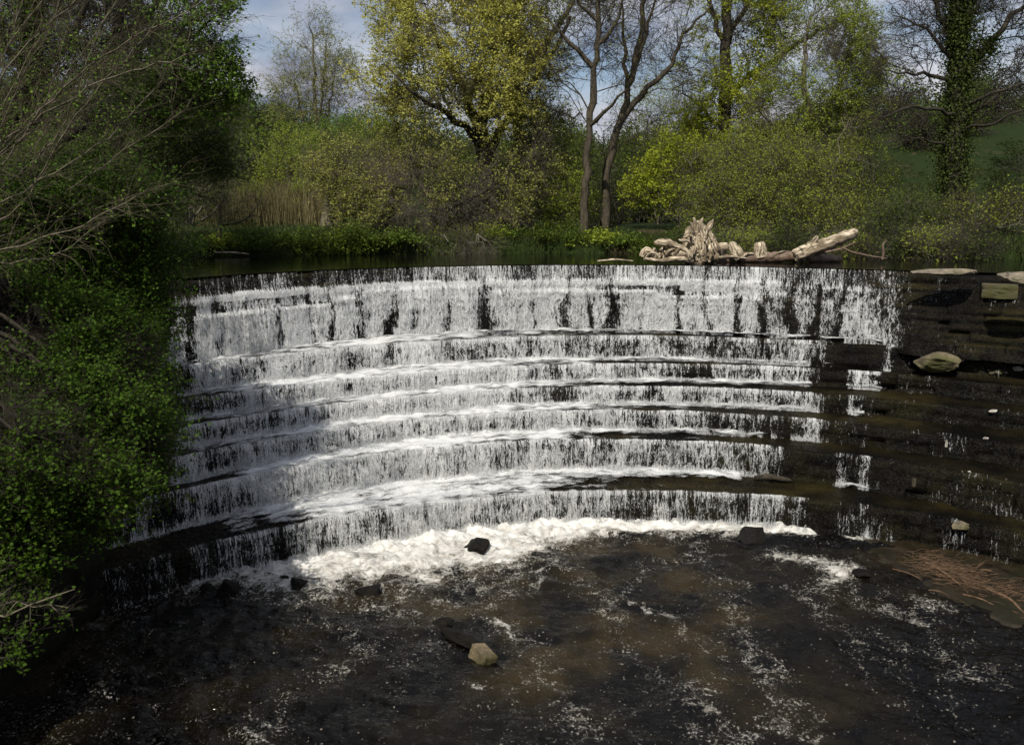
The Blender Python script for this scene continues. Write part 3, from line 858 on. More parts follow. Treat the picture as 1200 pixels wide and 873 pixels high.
def twigs_and_leaves(s, tips_idx, seed, ntw=8, tl=.8, nsub=3, sl=.4, rt=.006, nleaf=3, lsize=.08, grav=0., curl=.25, spread=1.0, outw=.8, centre=None, keep=None, up=.5, aspect=.55, leafjit=.05, leafprob=None):
    rs = np.random.RandomState(seed)
    P = s.Pn[tips_idx]; par = s.parn[tips_idx]
    D = norm(P - s.Pn[np.maximum(par, 0)])
    if centre is not None: D = norm(D + outw * norm(P - np.array(centre)))
    o = np.repeat(P, ntw, 0) ; d = np.repeat(D, ntw, 0) + rs.normal(0, spread * .6, (len(P) * ntw, 3))
    # start them back along the branch
    pb = np.repeat(s.Pn[np.maximum(par, 0)], ntw, 0)
    o = o + (pb - o) * rs.uniform(0, 1, (len(o), 1))
    V1, F1, p1 = tubes(o, d, tl * rs.uniform(.5, 1.2, len(o)), rt, seed + 1, 4, curl, grav)
    parts = [(V1, F1, 0)]
    P2 = p1
    if nsub:
        t = rs.uniform(.2, 1, (len(o), nsub)); k = np.minimum((t * 3).astype(int), 2); fr = (t * 3 - k)[..., None]
        ii = np.arange(len(o))[:, None]
        o2 = (p1[ii, k] * (1 - fr) + p1[ii, k + 1] * fr).reshape(-1, 3)
        d2 = np.repeat(norm(p1[:, -1] - p1[:, 0]), nsub, 0) + rs.normal(0, .6, (len(o2), 3))
        V2, F2, P2 = tubes(o2, d2, sl * rs.uniform(.4, 1.2, len(o2)), rt * .6, seed + 2, 3, curl, grav)
        parts.append((V2, F2, 0))
    tw = merge(parts)
    lv = None
    if nleaf:
        src = P2.reshape(-1, 3)
        q = np.repeat(P2, nleaf, 0)
        m = q.shape[1] - 1
        t = rs.uniform(.1, 1, len(q)) * m; k = np.minimum(t.astype(int), m - 1); fr = (t - k)[:, None]
        ii = np.arange(len(q))
        lp = q[ii, k] * (1 - fr) + q[ii, k + 1] * fr + rs.normal(0, leafjit, (len(q), 3))
        # gaps: whole clumps without leaves
        g = fbm(lp[:, 0] * .9, lp[:, 1] * .9, lp[:, 2] * .9 + seed, 3)
        thr = -.25 if keep is None else keep
        lp = lp[g + rs.normal(0, .12, len(lp)) > thr]
        lv = leaves(lp, lsize, seed + 3, up, aspect)
    return tw, lv

def cloud(blobs, n, seed, Yd=None, shell=.35):
    """random points inside ellipsoids given in photo pixels: (px, py, rx, ry, Y[, depth radius])"""
    rs = np.random.RandomState(seed)
    w_ = np.array([b[2] * b[3] for b in blobs], float); w_ /= w_.sum()
    out_ = []
    for b, k in zip(blobs, rs.multinomial(n, w_)):
        x, y, rx, ry, Y = b[:5]
        cx_, cy_, cz_ = at(x, y, Y); sc = Y / FPX
        rd = b[5] if len(b) > 5 else (rx + ry) * .5 * sc * .9
        u = norm(rs.normal(0, 1, (k, 3))) * (rs.uniform(shell ** 3, 1, (k, 1)) ** (1 / 3.))
        out_.append(np.array([cx_, cy_, cz_]) + u * np.array([rx * sc, rd, ry * sc]))
    return np.concatenate(out_)

def plant_tree(name, label, cat, base, limbs, blobs, n, seed, bark, twig, leaf, group=None, rtip=.008, ntw=8, tl=.8, nsub=3, sl=.4, rt=.006, nleaf=3, lsize=.08,
               grav=0., curl=.25, keep=None, ivy=None, K=6, alpha=.35, outw=.5, up=.5, jit=.06, aspect=.55, lo=.6, sag=0., rough=.12, trunk_name='trunk', spread=1., leafjit=.03):
    """limbs: list of (points in world coords, r0, r1); the first starts at the ground"""
    s = Skel()
    b = np.array(base, float)
    for k, (pts, r0, r1) in enumerate(limbs):
        if k == 0: s.limb([b] + list(pts), r0, r1, None, seed=seed)
        else:
            st = s.near(pts[0]); s.limb(list(pts)[1:], min(r0, s.fix[st] if s.fix[st] else r0), r1, st, seed=seed + k)
    A = cloud(blobs, n, seed)
    tips = s.fill(A, seed, alpha, sag, lo=lo, jit=jit)
    s.finish(rtip)
    root = empty(name, tuple(b), label, cat, group)
    off = b
    s.Pn = s.Pn - off
    tr = skel_mesh(s, trunk_name, K, 0.0, rough)
    link(trunk_name, tr, bark, root)
    cen = A.mean(0) - off
    every = np.where((s.fix_arr() == 0) if hasattr(s, 'fix_arr') else (np.array(s.fix) == 0))[0]
    rs = np.random.RandomState(seed + 50)
    sel = np.array([i for i in every if s.cnt[i] <= 3])
    tw, lv = twigs_and_leaves(s, sel, seed + 5, max(1, int(ntw * len(tips) / max(1, len(sel)) + .5)), tl, nsub, sl, rt, nleaf, lsize, grav, curl, spread, outw, cen, keep, up, aspect, leafjit)
    link('twigs', mesh_np('twigs', tw[0], tw[1]), twig, root)
    if lv is not None:
        link('crown', mesh_np('crown', lv[0], lv[1]), leaf, root)
    if ivy:
        rmin, cnt, size, spreadr = ivy
        ii = np.where((s.R > rmin) & (s.parn >= 0))[0]
        ii = rs.choice(ii, cnt)
        t_ = rs.uniform(0, 1, (cnt, 1))
        p = s.Pn[ii] * t_ + s.Pn[s.parn[ii]] * (1 - t_)
        u = norm(rs.normal(0, 1, (cnt, 3)))
        p = p + u * (s.R[ii][:, None] + np.abs(rs.normal(0, spreadr, (cnt, 1))) * (1 + .7 * fbm(p[:, :1], p[:, 1:2], p[:, 2:3] * .8)))
        v, f = leaves(p, size, seed + 9, .3, .8)
        link('ivy', mesh_np('ivy', v, f), 'leaf_ivy', root)
    return root

def gz(x, y): return float(ground_z(np.array(x), np.array(y)))
def gbase(px_x, Y):
    x = at(px_x, 290, Y)[0]
    return (x, Y, gz(x, Y) - .1)
def W(Y, *pts): return [at(x, y, Y + dy) for (x, y, *r) in pts for dy in [r[0] if r else 0]]

# ------------------------------------------------------------------ trees beyond the river
# tall yellow-green willow
plant_tree('willow_tree', 'tall willow with yellow-green catkin crown and dark leaning trunk behind the river', 'tree', gbase(580, 30.5),
    [(W(30.5, (578, 240), (570, 190), (562, 150)), .42, .26), (W(30.5, (562, 150), (545, 110, .5), (520, 60, 1), (500, 10, 1)), .2, .05), (W(30.5, (568, 175), (535, 140, -1), (505, 125, -1.5), (470, 95, -2)), .16, .04),
     (W(30.5, (562, 150), (575, 90, 1), (585, 30, 1.5)), .2, .05), (W(30.5, (570, 190), (600, 130, 1), (640, 75, 1.5), (668, 20, 2)), .18, .06), (W(30.5, (575, 225), (540, 215, -1.5), (510, 225, -2)), .1, .03)],
    [(548, 40, 80, 55, 30.5), (500, 75, 60, 50, 29.5), (590, 80, 55, 60, 30.5), (480, 25, 45, 40, 30), (545, 115, 70, 40, 29.5), (455, 100, 35, 30, 30), (560, -40, 90, 60, 31), (600, 130, 35, 30, 30.5)], 620, 11,
    'bark_dark', 'twig_grey', 'leaf_willow', ntw=7, tl=.9, nsub=3, sl=.5, nleaf=10, lsize=.085, grav=-.06, keep=-.2, K=7)
plant_tree('willow_tree', 'drooping lower willow with pale yellow tassels hanging to the water edge', 'tree', gbase(520, 28.4),
    [(W(28.4, (515, 255), (500, 225)), .16, .1), (W(28.4, (515, 255), (545, 235), (575, 220)), .1, .05)],
    [(500, 225, 60, 50, 28.4), (560, 245, 50, 40, 28.6), (450, 235, 45, 45, 28.8), (590, 215, 35, 40, 29), (520, 185, 45, 30, 29.5), (620, 190, 26, 45, 30)], 420, 12,
    'bark_dark', 'twig_grey', 'leaf_willow_low', ntw=6, tl=.9, nleaf=5, lsize=.078, grav=-.16, keep=-.08, sag=.6)
plant_tree('willow_tree', 'small pollard willow with pale split trunk and yellow catkins over the hedge bank', 'tree', gbase(384, 30),
    [(W(30, (385, 250), (388, 228), (392, 205)), .24, .16), (W(30, (388, 228), (375, 205), (372, 185)), .12, .05)],
    [(415, 205, 42, 35, 29.5), (385, 190, 25, 25, 30), (440, 215, 40, 40, 29.5), (420, 240, 40, 22, 29), (460, 180, 30, 30, 30.5)], 260, 13,
    'bark_pale', 'twig_grey', 'leaf_willow_low', ntw=6, tl=.8, nleaf=5, lsize=.075, grav=-.12, keep=-.12)
# half-leafed tree with the pale limb, right of the willow
plant_tree('poplar_tree', 'grey-green half-leafed tree whose pale limb forks beside the yellow willow', 'tree', gbase(615, 34),
    [(W(34, (612, 200), (608, 140), (604, 100)), .3, .18), (W(34, (604, 100), (630, 65), (655, 30), (672, 0), (690, -40)), .15, .05), (W(34, (604, 100), (600, 50), (610, 0), (606, -40)), .14, .05)],
    [(640, 50, 26, 34, 34), (660, 10, 35, 30, 34.5), (610, 15, 35, 50, 34.5), (690, -20, 40, 40, 35)], 220, 14,
    'bark_brown', 'twig_grey', 'leaf_olive', ntw=6, tl=.9, nleaf=4, lsize=.08, keep=-.02)
# birch on the skyline
plant_tree('birch_tree', 'airy pale birch with several slim stems standing alone against the sky', 'tree', (at(372, 290, 52)[0], 52, gz(at(372, 290, 52)[0], 52) - .1),
    [(W(52, (372, 200), (370, 150), (368, 90), (366, 40)), .2, .05), (W(52, (372, 200), (384, 140), (392, 90)), .1, .04), (W(52, (372, 190), (355, 140), (345, 95)), .1, .04), (W(52, (371, 165), (378, 100), (382, 50)), .1, .03)],
    [(370, 75, 40, 48, 52), (355, 110, 45, 35, 51.5), (395, 105, 40, 38, 52), (368, 35, 22, 18, 52)], 330, 15,
    'bark_grey', 'twig_grey', 'leaf_birch', ntw=5, tl=1.1, nsub=3, sl=.6, rt=.005, nleaf=6, lsize=.085, grav=-.10, keep=-.15, spread=.9)
# bare centre trees
bare = dict(ntw=4, tl=1.0, nsub=3, sl=.5, rt=.007, nleaf=1, lsize=.07, keep=.05, curl=.3, K=8, rough=.2)
plant_tree('alder_tree', 'bare tree with tall straight brown trunk and a crooked upper limb', 'tree', gbase(684, 29.5),
    [(W(29.5, (684, 272), (686, 220), (688, 180), (692, 140), (697, 90), (699, 40), (703, -30)), .15, .07), (W(29.5, (697, 80), (682, 72), (673, 55), (660, 48), (655, 30), (640, 20)), .10, .03),
     (W(29.5, (698, 55), (712, 48), (722, 30), (728, 5)), .10, .04), (W(29.5, (689, 140), (712, 128, -.6), (735, 105, -1)), .08, .03), (W(29.5, (699, 30), (680, 10), (668, -20)), .07, .03)],
    [(690, 20, 50, 50, 29.5), (650, 60, 40, 45, 29.5), (720, 60, 30, 45, 30), (700, -30, 60, 40, 30), (650, 120, 40, 30, 30.5)], 260, 16, 'bark_brown', 'twig_dark', 'leaf_olive', **bare)
plant_tree('alder_tree', 'bare tree leaning towards the green trees with a long sweeping limb', 'tree', gbase(708, 31),
    [(W(31, (712, 205), (722, 150), (735, 120), (745, 75), (752, 30), (762, -30)), .16, .07), (W(31, (725, 142), (760, 100), (788, 78), (795, 45), (812, 25), (835, 5)), .12, .03),
     (W(31, (745, 80), (757, 40), (768, 0)), .10, .04), (W(31, (740, 100), (732, 60), (728, 0)), .09, .03)],
    [(775, 40, 45, 55, 31), (740, 30, 40, 50, 31.5), (800, 70, 35, 40, 31), (760, -30, 60, 40, 31.5), (740, 150, 50, 30, 32)], 280, 17, 'bark_brown', 'twig_dark', 'leaf_olive', **bare)
# ivy-clad tall leafy trees
plant_tree('maple_tree', 'tall tree with lime leaf tassels hung along an upright trunk', 'tree', gbase(846, 35),
    [(W(35, (846, 230), (848, 150), (850, 80), (853, 0), (858, -60)), .34, .16), (W(35, (849, 120), (875, 90), (910, 70), (950, 40), (1000, 15)), .14, .04), (W(35, (850, 60), (835, 20), (828, -30)), .12, .05),
     (W(35, (848, 150), (820, 125), (800, 110)), .1, .03), (W(35, (852, 40), (880, 0), (900, -40)), .12, .05)],
    [(852, 30, 32, 60, 35), (845, 130, 32, 60, 34.5), (815, 110, 25, 40, 34.5), (890, 30, 40, 45, 35), (860, -50, 70, 50, 35.5), (820, 190, 35, 35, 34), (880, 100, 25, 35, 35), (865, 180, 30, 40, 34.5)], 620, 18,
    'bark_dark', 'twig_grey', 'leaf_lime', ntw=6, tl=.9, nleaf=8, lsize=.095, grav=-.1, keep=-.05, K=7)
plant_tree('maple_tree', 'broad yellow-green tree with a forked crown edging the open sky', 'tree', gbase(952, 33),
    [(W(33, (950, 230), (944, 180), (948, 130)), .24, .15), (W(33, (946, 150), (985, 100), (1005, 60)), .12, .04), (W(33, (948, 130), (940, 80), (950, 20)), .12, .05), (W(33, (944, 180), (910, 150), (890, 130)), .1, .04)],
    [(960, 70, 55, 45, 33), (990, 45, 40, 30, 33.5), (1010, 70, 25, 35, 33), (930, 130, 45, 35, 32.5), (1000, 95, 28, 35, 33), (945, 20, 55, 35, 34), (985, 140, 40, 35, 33), (910, 170, 35, 30, 33)], 480, 19,
    'bark_grey', 'twig_grey', 'leaf_olive', ntw=7, tl=.9, nsub=3, sl=.5, nleaf=8, lsize=.08, keep=-.12)
plant_tree('sapling', 'slim pale sapling rising out of the twiggy thicket', 'tree', gbase(975, 28.5), [(W(28.5, (972, 240), (980, 190), (986, 165), (996, 138)), .04, .015)], [(992, 150, 14, 16, 28.5), (978, 205, 10, 20, 28.5)], 16, 20,
    'bark_pale', 'twig_grey', 'leaf_olive', ntw=5, tl=.5, nleaf=1, lsize=.06, keep=.1)
# ivied oak at the right
plant_tree('oak_tree', 'broad ivy-covered oak with bare radiating boughs beside the hill meadow', 'tree', gbase(1112, 27),
    [(W(27, (1114, 250), (1118, 200), (1122, 130), (1124, 60), (1122, 0), (1120, -50)), .38, .16), (W(27, (1121, 140), (1090, 125, -1), (1060, 128, -1.5), (1035, 138, -2)), .07, .015), (W(27, (1122, 100), (1090, 85), (1055, 88, -1), (1030, 82, -1)), .07, .015),
     (W(27, (1123, 80), (1100, 45), (1070, 25), (1045, 18)), .08, .015), (W(27, (1124, 50), (1100, 10), (1080, -20)), .12, .04), (W(27, (1123, 90), (1150, 60), (1180, 25), (1210, 0)), .15, .05), (W(27, (1123, 130), (1160, 110, -1), (1200, 100, -1), (1240, 90, -1)), .07, .015),
     (W(27, (1120, 160), (1150, 150, -1), (1190, 130, -2), (1230, 120, -2)), .06, .015), (W(27, (1124, 40), (1145, 0), (1160, -40)), .14, .05), (W(27, (1118, 170), (1085, 165, -1), (1055, 160, -2)), .05, .012)],
    [(1150, -10, 60, 40, 27), (1060, 60, 40, 50, 27), (1055, 130, 38, 30, 26.5), (1180, 60, 50, 50, 27), (1100, 0, 60, 40, 27.5), (1190, 120, 45, 25, 26), (1180, 0, 60, 40, 27), (1230, 70, 50, 50, 27)], 560, 21,
    'bark_dark', 'twig_dark', 'leaf_fresh', ntw=5, tl=.7, nsub=3, sl=.35, rt=.008, nleaf=1, lsize=.07, keep=.28, curl=.4, K=8, ivy=(.09, 30000, .07, .20), jit=.1)
# small dead tree on the left bank of the river
plant_tree('dead_tree', 'small crooked dead tree leaning out over the still water', 'tree', gbase(256, 25.6), [(W(25.6, (258, 275), (262, 262), (257, 245)), .085, .05), (W(25.6, (262, 262), (282, 262), (300, 248), (305, 235)), .05, .012), (W(25.6, (257, 245), (266, 232), (262, 218)), .035, .01), (W(25.6, (284, 261), (297, 266)), .02, .008)],
    [(290, 240, 16, 14, 25.6), (260, 230, 12, 14, 25.6)], 22, 22, 'bark_moss', 'twig_grey', 'leaf_olive', ntw=3, tl=.35, nsub=2, sl=.15, nleaf=0, K=7, rough=.25)

# ------------------------------------------------------------------ shrubs beyond the river
def shrub(name, label, cat, px_x, Y, blobs, n, seed, leaf, bark='bark_grey', twig='twig_grey', group=None, stems=5, zbase=None, **kw):
    b = gbase(px_x, Y) if zbase is None else (at(px_x, 290, Y)[0], Y, zbase)
    rs = np.random.RandomState(seed)
    cs = cloud(blobs, stems, seed + 77, shell=0)
    limbs = []
    mid0 = np.array(b) + np.array([0, 0, .25])
    limbs.append(([tuple(mid0)], .06, .05))
    for c in cs:
        c = np.array(c); st = np.array(b)
        limbs.append(([tuple(mid0), tuple(st + (c - st) * .4 + rs.normal(0, .12, 3)), tuple(st + (c - st) * .75)], .045, .02))
    d = dict(ntw=4, tl=.7, nsub=3, sl=.4, rt=.004, nleaf=8, lsize=.07, K=4, trunk_name='stems', lo=.1, alpha=.2, rough=0.)
    d.update(kw)
    return plant_tree(name, label, cat, b, limbs, blobs, n, seed, bark, twig, leaf, group, **d)

G1 = 'shrubs beyond the river'
sh = [
 ('green shrub on the hedge bank under the birch, low and rounded', 345, 36, [(345, 190, 45, 35, 36), (330, 225, 40, 25, 35)], 200, 'leaf_olive', {}),
 ('dull green hillside shrub left of the birch stems', 290, 42, [(290, 185, 40, 30, 42), (270, 215, 35, 30, 41)], 180, 'leaf_dark', dict(tl=.9)),
 ('bright green shrub between the birch and the pollard willow', 400, 40, [(405, 165, 35, 25, 40), (380, 180, 30, 25, 39)], 170, 'leaf_fresh', {}),
 ('green feathery shrub left of the tall brown trunk', 642, 32, [(642, 180, 38, 45, 32), (650, 235, 40, 35, 31), (630, 150, 25, 30, 33)], 300, 'leaf_olive', dict()),
 ('dark shrub filling the gap under the big willow', 600, 33, [(600, 230, 45, 45, 33), (560, 250, 40, 30, 33)], 220, 'leaf_dark', {}),
 ('grey twiggy bush behind the two bare trunks', 725, 35, [(730, 210, 50, 45, 35), (700, 230, 40, 35, 35)], 220, 'leaf_dark', dict(nleaf=4)),
 ('lime green hazel bush behind the root stump', 795, 31, [(790, 190, 38, 32, 31), (820, 215, 35, 35, 31.5), (770, 220, 30, 30, 31)], 300, 'leaf_lime', dict(lsize=.08, keep=-.1)),
 ('grey twiggy willow thicket right of the lime hazel', 865, 30, [(865, 215, 45, 50, 30), (835, 245, 35, 30, 30)], 300, 'leaf_olive', dict(nleaf=3, ntw=7)),
 ('dense bare thicket behind the fallen trunk', 925, 29, [(925, 215, 50, 50, 29), (905, 250, 45, 30, 28.5)], 320, 'leaf_olive', dict(nleaf=3, ntw=7)),
 ('tangled brown-green thicket beside the raised log end', 1000, 29, [(1000, 215, 45, 45, 29), (985, 250, 45, 25, 28)], 300, 'leaf_olive', dict(nleaf=3, ntw=7)),
 ('low bramble tangle at the foot of the ivied oak', 1065, 26.5, [(1060, 255, 45, 22, 26.5), (1095, 265, 30, 18, 26)], 200, 'leaf_dark', dict(nleaf=4, tl=.5)),
 ('rusty bramble bush below the hill meadow', 1165, 25, [(1150, 250, 40, 22, 25), (1190, 255, 45, 25, 25)], 220, 'leaf_olive', dict(nleaf=1, tl=.5, twig='bark_brown')),
 ('dim olive shrub at the far left river bend', 225, 31, [(225, 230, 45, 40, 31), (250, 200, 40, 40, 32)], 220, 'leaf_dark', dict(nleaf=4)),
 ('dark shrub on the meadow edge right of the oak trunk', 1215, 29, [(1215, 215, 45, 45, 29)], 150, 'leaf_dark', {}),
 ('tall twiggy bush between the willow and the pollard', 470, 34, [(475, 150, 35, 35, 34), (440, 175, 30, 30, 34)], 200, 'leaf_olive', {}),
 ('mossy thicket behind the tall lime tree', 890, 40, [(890, 150, 50, 50, 40), (840, 170, 45, 45, 40)], 240, 'leaf_dark', dict(nleaf=5, tl=1.0)),
 ('tall grey bush between the bare trunks and the lime tree', 770, 40, [(770, 140, 45, 45, 40), (800, 165, 40, 40, 40)], 240, 'leaf_olive', dict(nleaf=5, tl=1.0)),
]
for k, (lab, x, Y, bl, n, lf, kw) in enumerate(sh):
    shrub('shrub', lab, 'shrub', x, Y, bl, n, 100 + k, lf, group=G1, **kw)

G3 = 'brambles on the far bank'
br = [('low bramble mat behind the root stump', 815, 25.9, 30, 13, 'leaf_dark'), ('twiggy bramble behind the cut stub', 868, 25.4, 32, 15, 'leaf_olive'), ('dark bramble overhanging behind the raised limb', 925, 24.8, 34, 17, 'leaf_dark'),
      ('brown-stemmed bramble by the broken limb end', 985, 24.3, 34, 18, 'leaf_olive'), ('bare bramble drooping to the river left of the oak', 1040, 23.6, 34, 18, 'leaf_dark'), ('bramble with trailing stems below the oak trunk', 1095, 23.0, 32, 18, 'leaf_olive'),
      ('bramble between the oak and the end plants', 1140, 22.6, 28, 14, 'leaf_dark'), ('low bramble under the drooping willow', 520, 26.9, 30, 14, 'leaf_dark'), ('low bramble where the tassels touch the bank', 480, 26.9, 26, 12, 'leaf_olive'), ('shaded bramble beneath the yellow willow trunk', 560, 27.0, 26, 14, 'leaf_dark')]
for k, (lab, x, Y, rx, ry, lf) in enumerate(br):
    shrub('bramble_bush', lab, 'bush', x, Y, [(x, 291, rx, ry, Y, .6)], 90, 160 + k, lf, group=G3, tl=.55, ntw=7, nleaf=2, grav=-.08, lsize=.07, twig='twig_grey' if k % 2 else 'twig_dark')

# brown bare saplings standing in the reeds on the left hillside
def blades(name, mat, xs, ys, zs, h, wdt, seed, lean=.2):
    rs = np.random.RandomState(seed); n = len(xs)
    b = np.stack([xs, ys, zs], 1); hh = h * rs.uniform(.5, 1.2, n)[:, None]
    d = norm(np.concatenate([rs.normal(0, lean, (n, 2)), np.ones((n, 1))], 1))
    s_ = norm(np.stack([rs.normal(0, 1, n), rs.normal(0, 1, n) * .4, np.zeros(n)], 1)) * wdt
    mid = b + d * hh * .55; tip = b + d * hh + np.concatenate([rs.normal(0, .18, (n, 2)), -np.abs(rs.normal(0, .1, (n, 1)))], 1) * hh
    V = np.stack([b - s_, b + s_, mid + s_ * .7, mid - s_ * .7, tip], 1).reshape(-1, 3)
    i = np.arange(n)[:, None] * 5
    F = np.concatenate([i + np.array([[0, 1, 2, 3]]), i + np.array([[3, 2, 4, 4]])])
    # second face as a thin quad
    V2 = np.concatenate([V, tip + s_ * .1]); F = np.concatenate([i + np.array([[0, 1, 2, 3]]), np.concatenate([i + 3, i + 2, len(V) + np.arange(n)[:, None], i + 4], 1)])
    return link(name, mesh_np(name, V2, F), mat)
rs = np.random.RandomState(5)
n = 9000
ys = rs.uniform(33, 44, n); xs = (rs.uniform(235, 400, n) - 600) / 1000 * ys
tag(blades('reeds', 'reed_blade', xs, ys, ground_z(xs, ys), 1.9, .012, 3, .08), 'pale brown stand of dry reeds on the far slope', 'reeds', kind='stuff')
# grass along the far bank and on the meadow
n = 30000
xs = rs.uniform(-13, 18, n); ys = bank_y(xs) + np.abs(rs.normal(0, 1.6, n)) + .05
tag(blades('grass', 'grass_blade', xs, ys, ground_z(xs, ys) - .03, .22, .012, 4, .35), 'rough green grass fringing the far river bank', 'grass', kind='stuff')
n = 26000
ys = rs.uniform(34, 75, n); xs = (rs.uniform(1020, 1260, n) - 600) / 1000 * ys
tag(blades('meadow_grass', 'grass_blade', xs, ys, ground_z(xs, ys) - .03, .22, .03, 6, .35), 'green meadow grass on the hillside behind the oak', 'grass', kind='stuff')

# leafy plants on the bank
def leafy_plant(label, x, y, z, w_, h, seed, leaf='leaf_herb', n=900, size=.11, group='leafy plants on the far bank', name='leafy_plant'):
    rs = np.random.RandomState(seed)
    root = empty(name, (x, y, z), label, 'plant', group)
    ns = int(n / 9)
    o = np.concatenate([rs.normal(0, w_ * .33, (ns, 1)), rs.normal(0, w_ * .25, (ns, 1)), np.zeros((ns, 1)) - .05], 1)
    d = np.concatenate([o[:, :2] * .6 / max(w_, .1) + rs.normal(0, .2, (ns, 2)), np.ones((ns, 1))], 1)
    ln = h * rs.uniform(.45, 1.1, ns) * np.clip(1.15 - (np.abs(o[:, 0]) / w_) ** 2, .3, 1.2)
    V, F, p = tubes(o, d, ln, .007, seed, 4, .15)
    link('stems', mesh_np('stems', V, F), 'leaf_dark', root)
    q = np.repeat(p, 9, 0); t = rs.uniform(.2, 1, len(q)) * 3; k = np.minimum(t.astype(int), 2); fr = (t - k)[:, None]; ii = np.arange(len(q))
    lp = q[ii, k] * (1 - fr) + q[ii, k + 1] * fr + rs.normal(0, .05, (len(q), 3))
    v, f = leaves(lp, size, seed + 1, .9, .7)
    link('foliage', mesh_np('foliage', v, f), leaf, root)
    return root
bankp = [
 (236, 25.6, .9, .5), (262, 26.2, 1.0, .55), (300, 25.8, 1.1, .75), (330, 25.9, 1.1, .85), (362, 26.2, 1.1, .9), (392, 26.0, 1.2, 1.0), (418, 26.3, .9, .7), (446, 26.5, .9, .45), (475, 26.6, .8, .4),
 (575, 27.4, .8, .5), (600, 27.6, .8, .45), (640, 27.6, 1.1, .6), (670, 27.4, 1.1, .65), (703, 27.4, 1.1, .6), (735, 27.2, 1.1, .6), (762, 26.8, .9, .6), (1150, 22.8, .9, .7), (1180, 22.4, .9, .75), (1212, 22.3, .9, .8), (795, 27.2, .8, .4), (835, 27.0, .7, .3), (880, 26.8, .7, .3), (1100, 23.6, .7, .4)]
wh = ['left of the dead tree', 'behind the dead tree', 'right of the dead tree', 'below the reed slope', 'in front of the birch', 'by the pollard trunk, the tallest', 'right of the pollard', 'low by the mown bank', 'under the drooping willow edge',
      'under the big willow', 'right of the big willow trunk', 'below the feathery shrub', 'left of the tall brown trunk', 'right of the tall brown trunk', 'left of the root stump', 'touching the root stump', 'below the rusty bramble', 'at the meadow foot', 'at the far meadow corner', 'directly behind the root stump', 'behind the log stub', 'behind the fallen trunk', 'beside the oak root']
for k, ((x, Y, w_, h), t_) in enumerate(zip(bankp, wh)):
    X_ = at(x, 290, Y)[0]
    rs = np.random.RandomState(700 + k); leafy_plant('clump of green leafy plants on the bank ' + t_, X_, Y + rs.uniform(-.5, .3), gz(X_, Y), w_ * rs.uniform(.6, 1.1), h * rs.uniform(.5, 1.15), 300 + k, ('leaf_herb', 'leaf_olive', 'leaf_herb', 'leaf_dark')[k % 4], int(rs.uniform(600, 1300)), size=rs.uniform(.07, .12))

# wood on the hill behind, one mass
def woodland():
    rs = np.random.RandomState(8)
    V = []; F = []; M = []; o = 0
    # three model bushes of leaf clumps, scattered
    models = []
    for k in range(3):
        n = 2600
        u = norm(rs.normal(0, 1, (n, 3))) * rs.uniform(.25, 1, (n, 1)) ** .5
        g = fbm(u[:, 0] * 2, u[:, 1] * 2, u[:, 2] * 2 + k * 7, 3)
        u = u[g > -.1] * np.array([1, 1, 1.25])
        v, f = leaves(u, .075, 40 + k, .3, .8)
        to = rs.normal(0, .08, (260, 3)) ; td = norm(u[rs.randint(0, len(u), 260)] - to)
        tv, tf, _ = tubes(to + np.array([0, 0, -.4]), td + np.array([0, 0, .3]), 1.3, .012, 3 + k, 4, .25)
        models.append(((v, f), (tv, tf)))
    spots = []
    for _ in range(200):
        Y = rs.uniform(62, 150); X_ = rs.uniform(-.72, .72) * Y
        spots.append((X_, Y, rs.uniform(1.8, 3.6)))
    for _ in range(16):
        Y = rs.uniform(44, 58); X_ = rs.uniform(-.10, .40) * Y
        spots.append((X_, Y, rs.uniform(1.4, 2.4)))
    for _ in range(75):
        Y = rs.uniform(38, 62); X_ = rs.uniform(-.70, -.16) * Y
        spots.append((X_, Y, rs.uniform(1.6, 2.8)))
    for X_, Y, s_ in spots:
        if 1020 < 600 + 1000 * X_ / Y < 1300 and Y < 78: continue
        (v, f), (tv, tf) = models[rs.randint(3)]
        a = rs.uniform(0, 6.28); ca, sa = math.cos(a), math.sin(a)
        Rm = np.array([[ca, -sa, 0], [sa, ca, 0], [0, 0, 1]]) * s_
        off = np.array([X_, Y, gz(X_, Y) + s_ * .75])
        for vv, ff, m_ in ((v, f, 0), (tv, tf, 1)):
            V.append(vv @ Rm.T + off); F.append(ff + o); M.append(np.full(len(ff), m_)); o += len(vv)
    return mesh_np('woodland', np.concatenate(V), np.concatenate(F), np.concatenate(M))
tag(link('woodland', woodland(), ['leaf_dark', 'twig_dark']), 'dim wood covering the hill behind the riverside trees', 'woodland', kind='stuff')

# ------------------------------------------------------------------ left bank: wall, trees and bushes close to the camera
def wall_mesh():
    ys = np.arange(-6, 14.2, .06); hs = np.arange(-1.2, 4.85, .06)
    YY, HH = np.meshgrid(ys, hs, indexing='ij')
    hv, jn = block_offset(YY, HH, 31, .7, .3)
    XX = left_x(YY) + .28 + hv * .05 - jn * .05 + .03 * fbm(YY * 2, HH * 2, 3.) - .05 * HH
    v = np.stack([XX.ravel(), YY.ravel(), HH.ravel()], 1)
    # coping back to the bank
    f = grid_faces(len(ys), len(hs))
    nb = len(v); back = np.stack([left_x(ys) - .7, ys, np.full_like(ys, 4.82)], 1); v = np.concatenate([v, back])
    i = np.arange(len(ys) - 1); top = i * len(hs) + len(hs) - 1
    f = np.concatenate([f, np.stack([top, nb + i, nb + i + 1, top + len(hs)], 1)])
    return mesh_np('retaining_wall', v - np.array([-6.3, 4, 0]), f)
wl = link('retaining_wall', wall_mesh(), 'wall_stone'); wl.location = (-6.3, 4, 0)
tag(wl, 'dark mossy stone bank wall dropping to the pool under the bushes', 'wall')

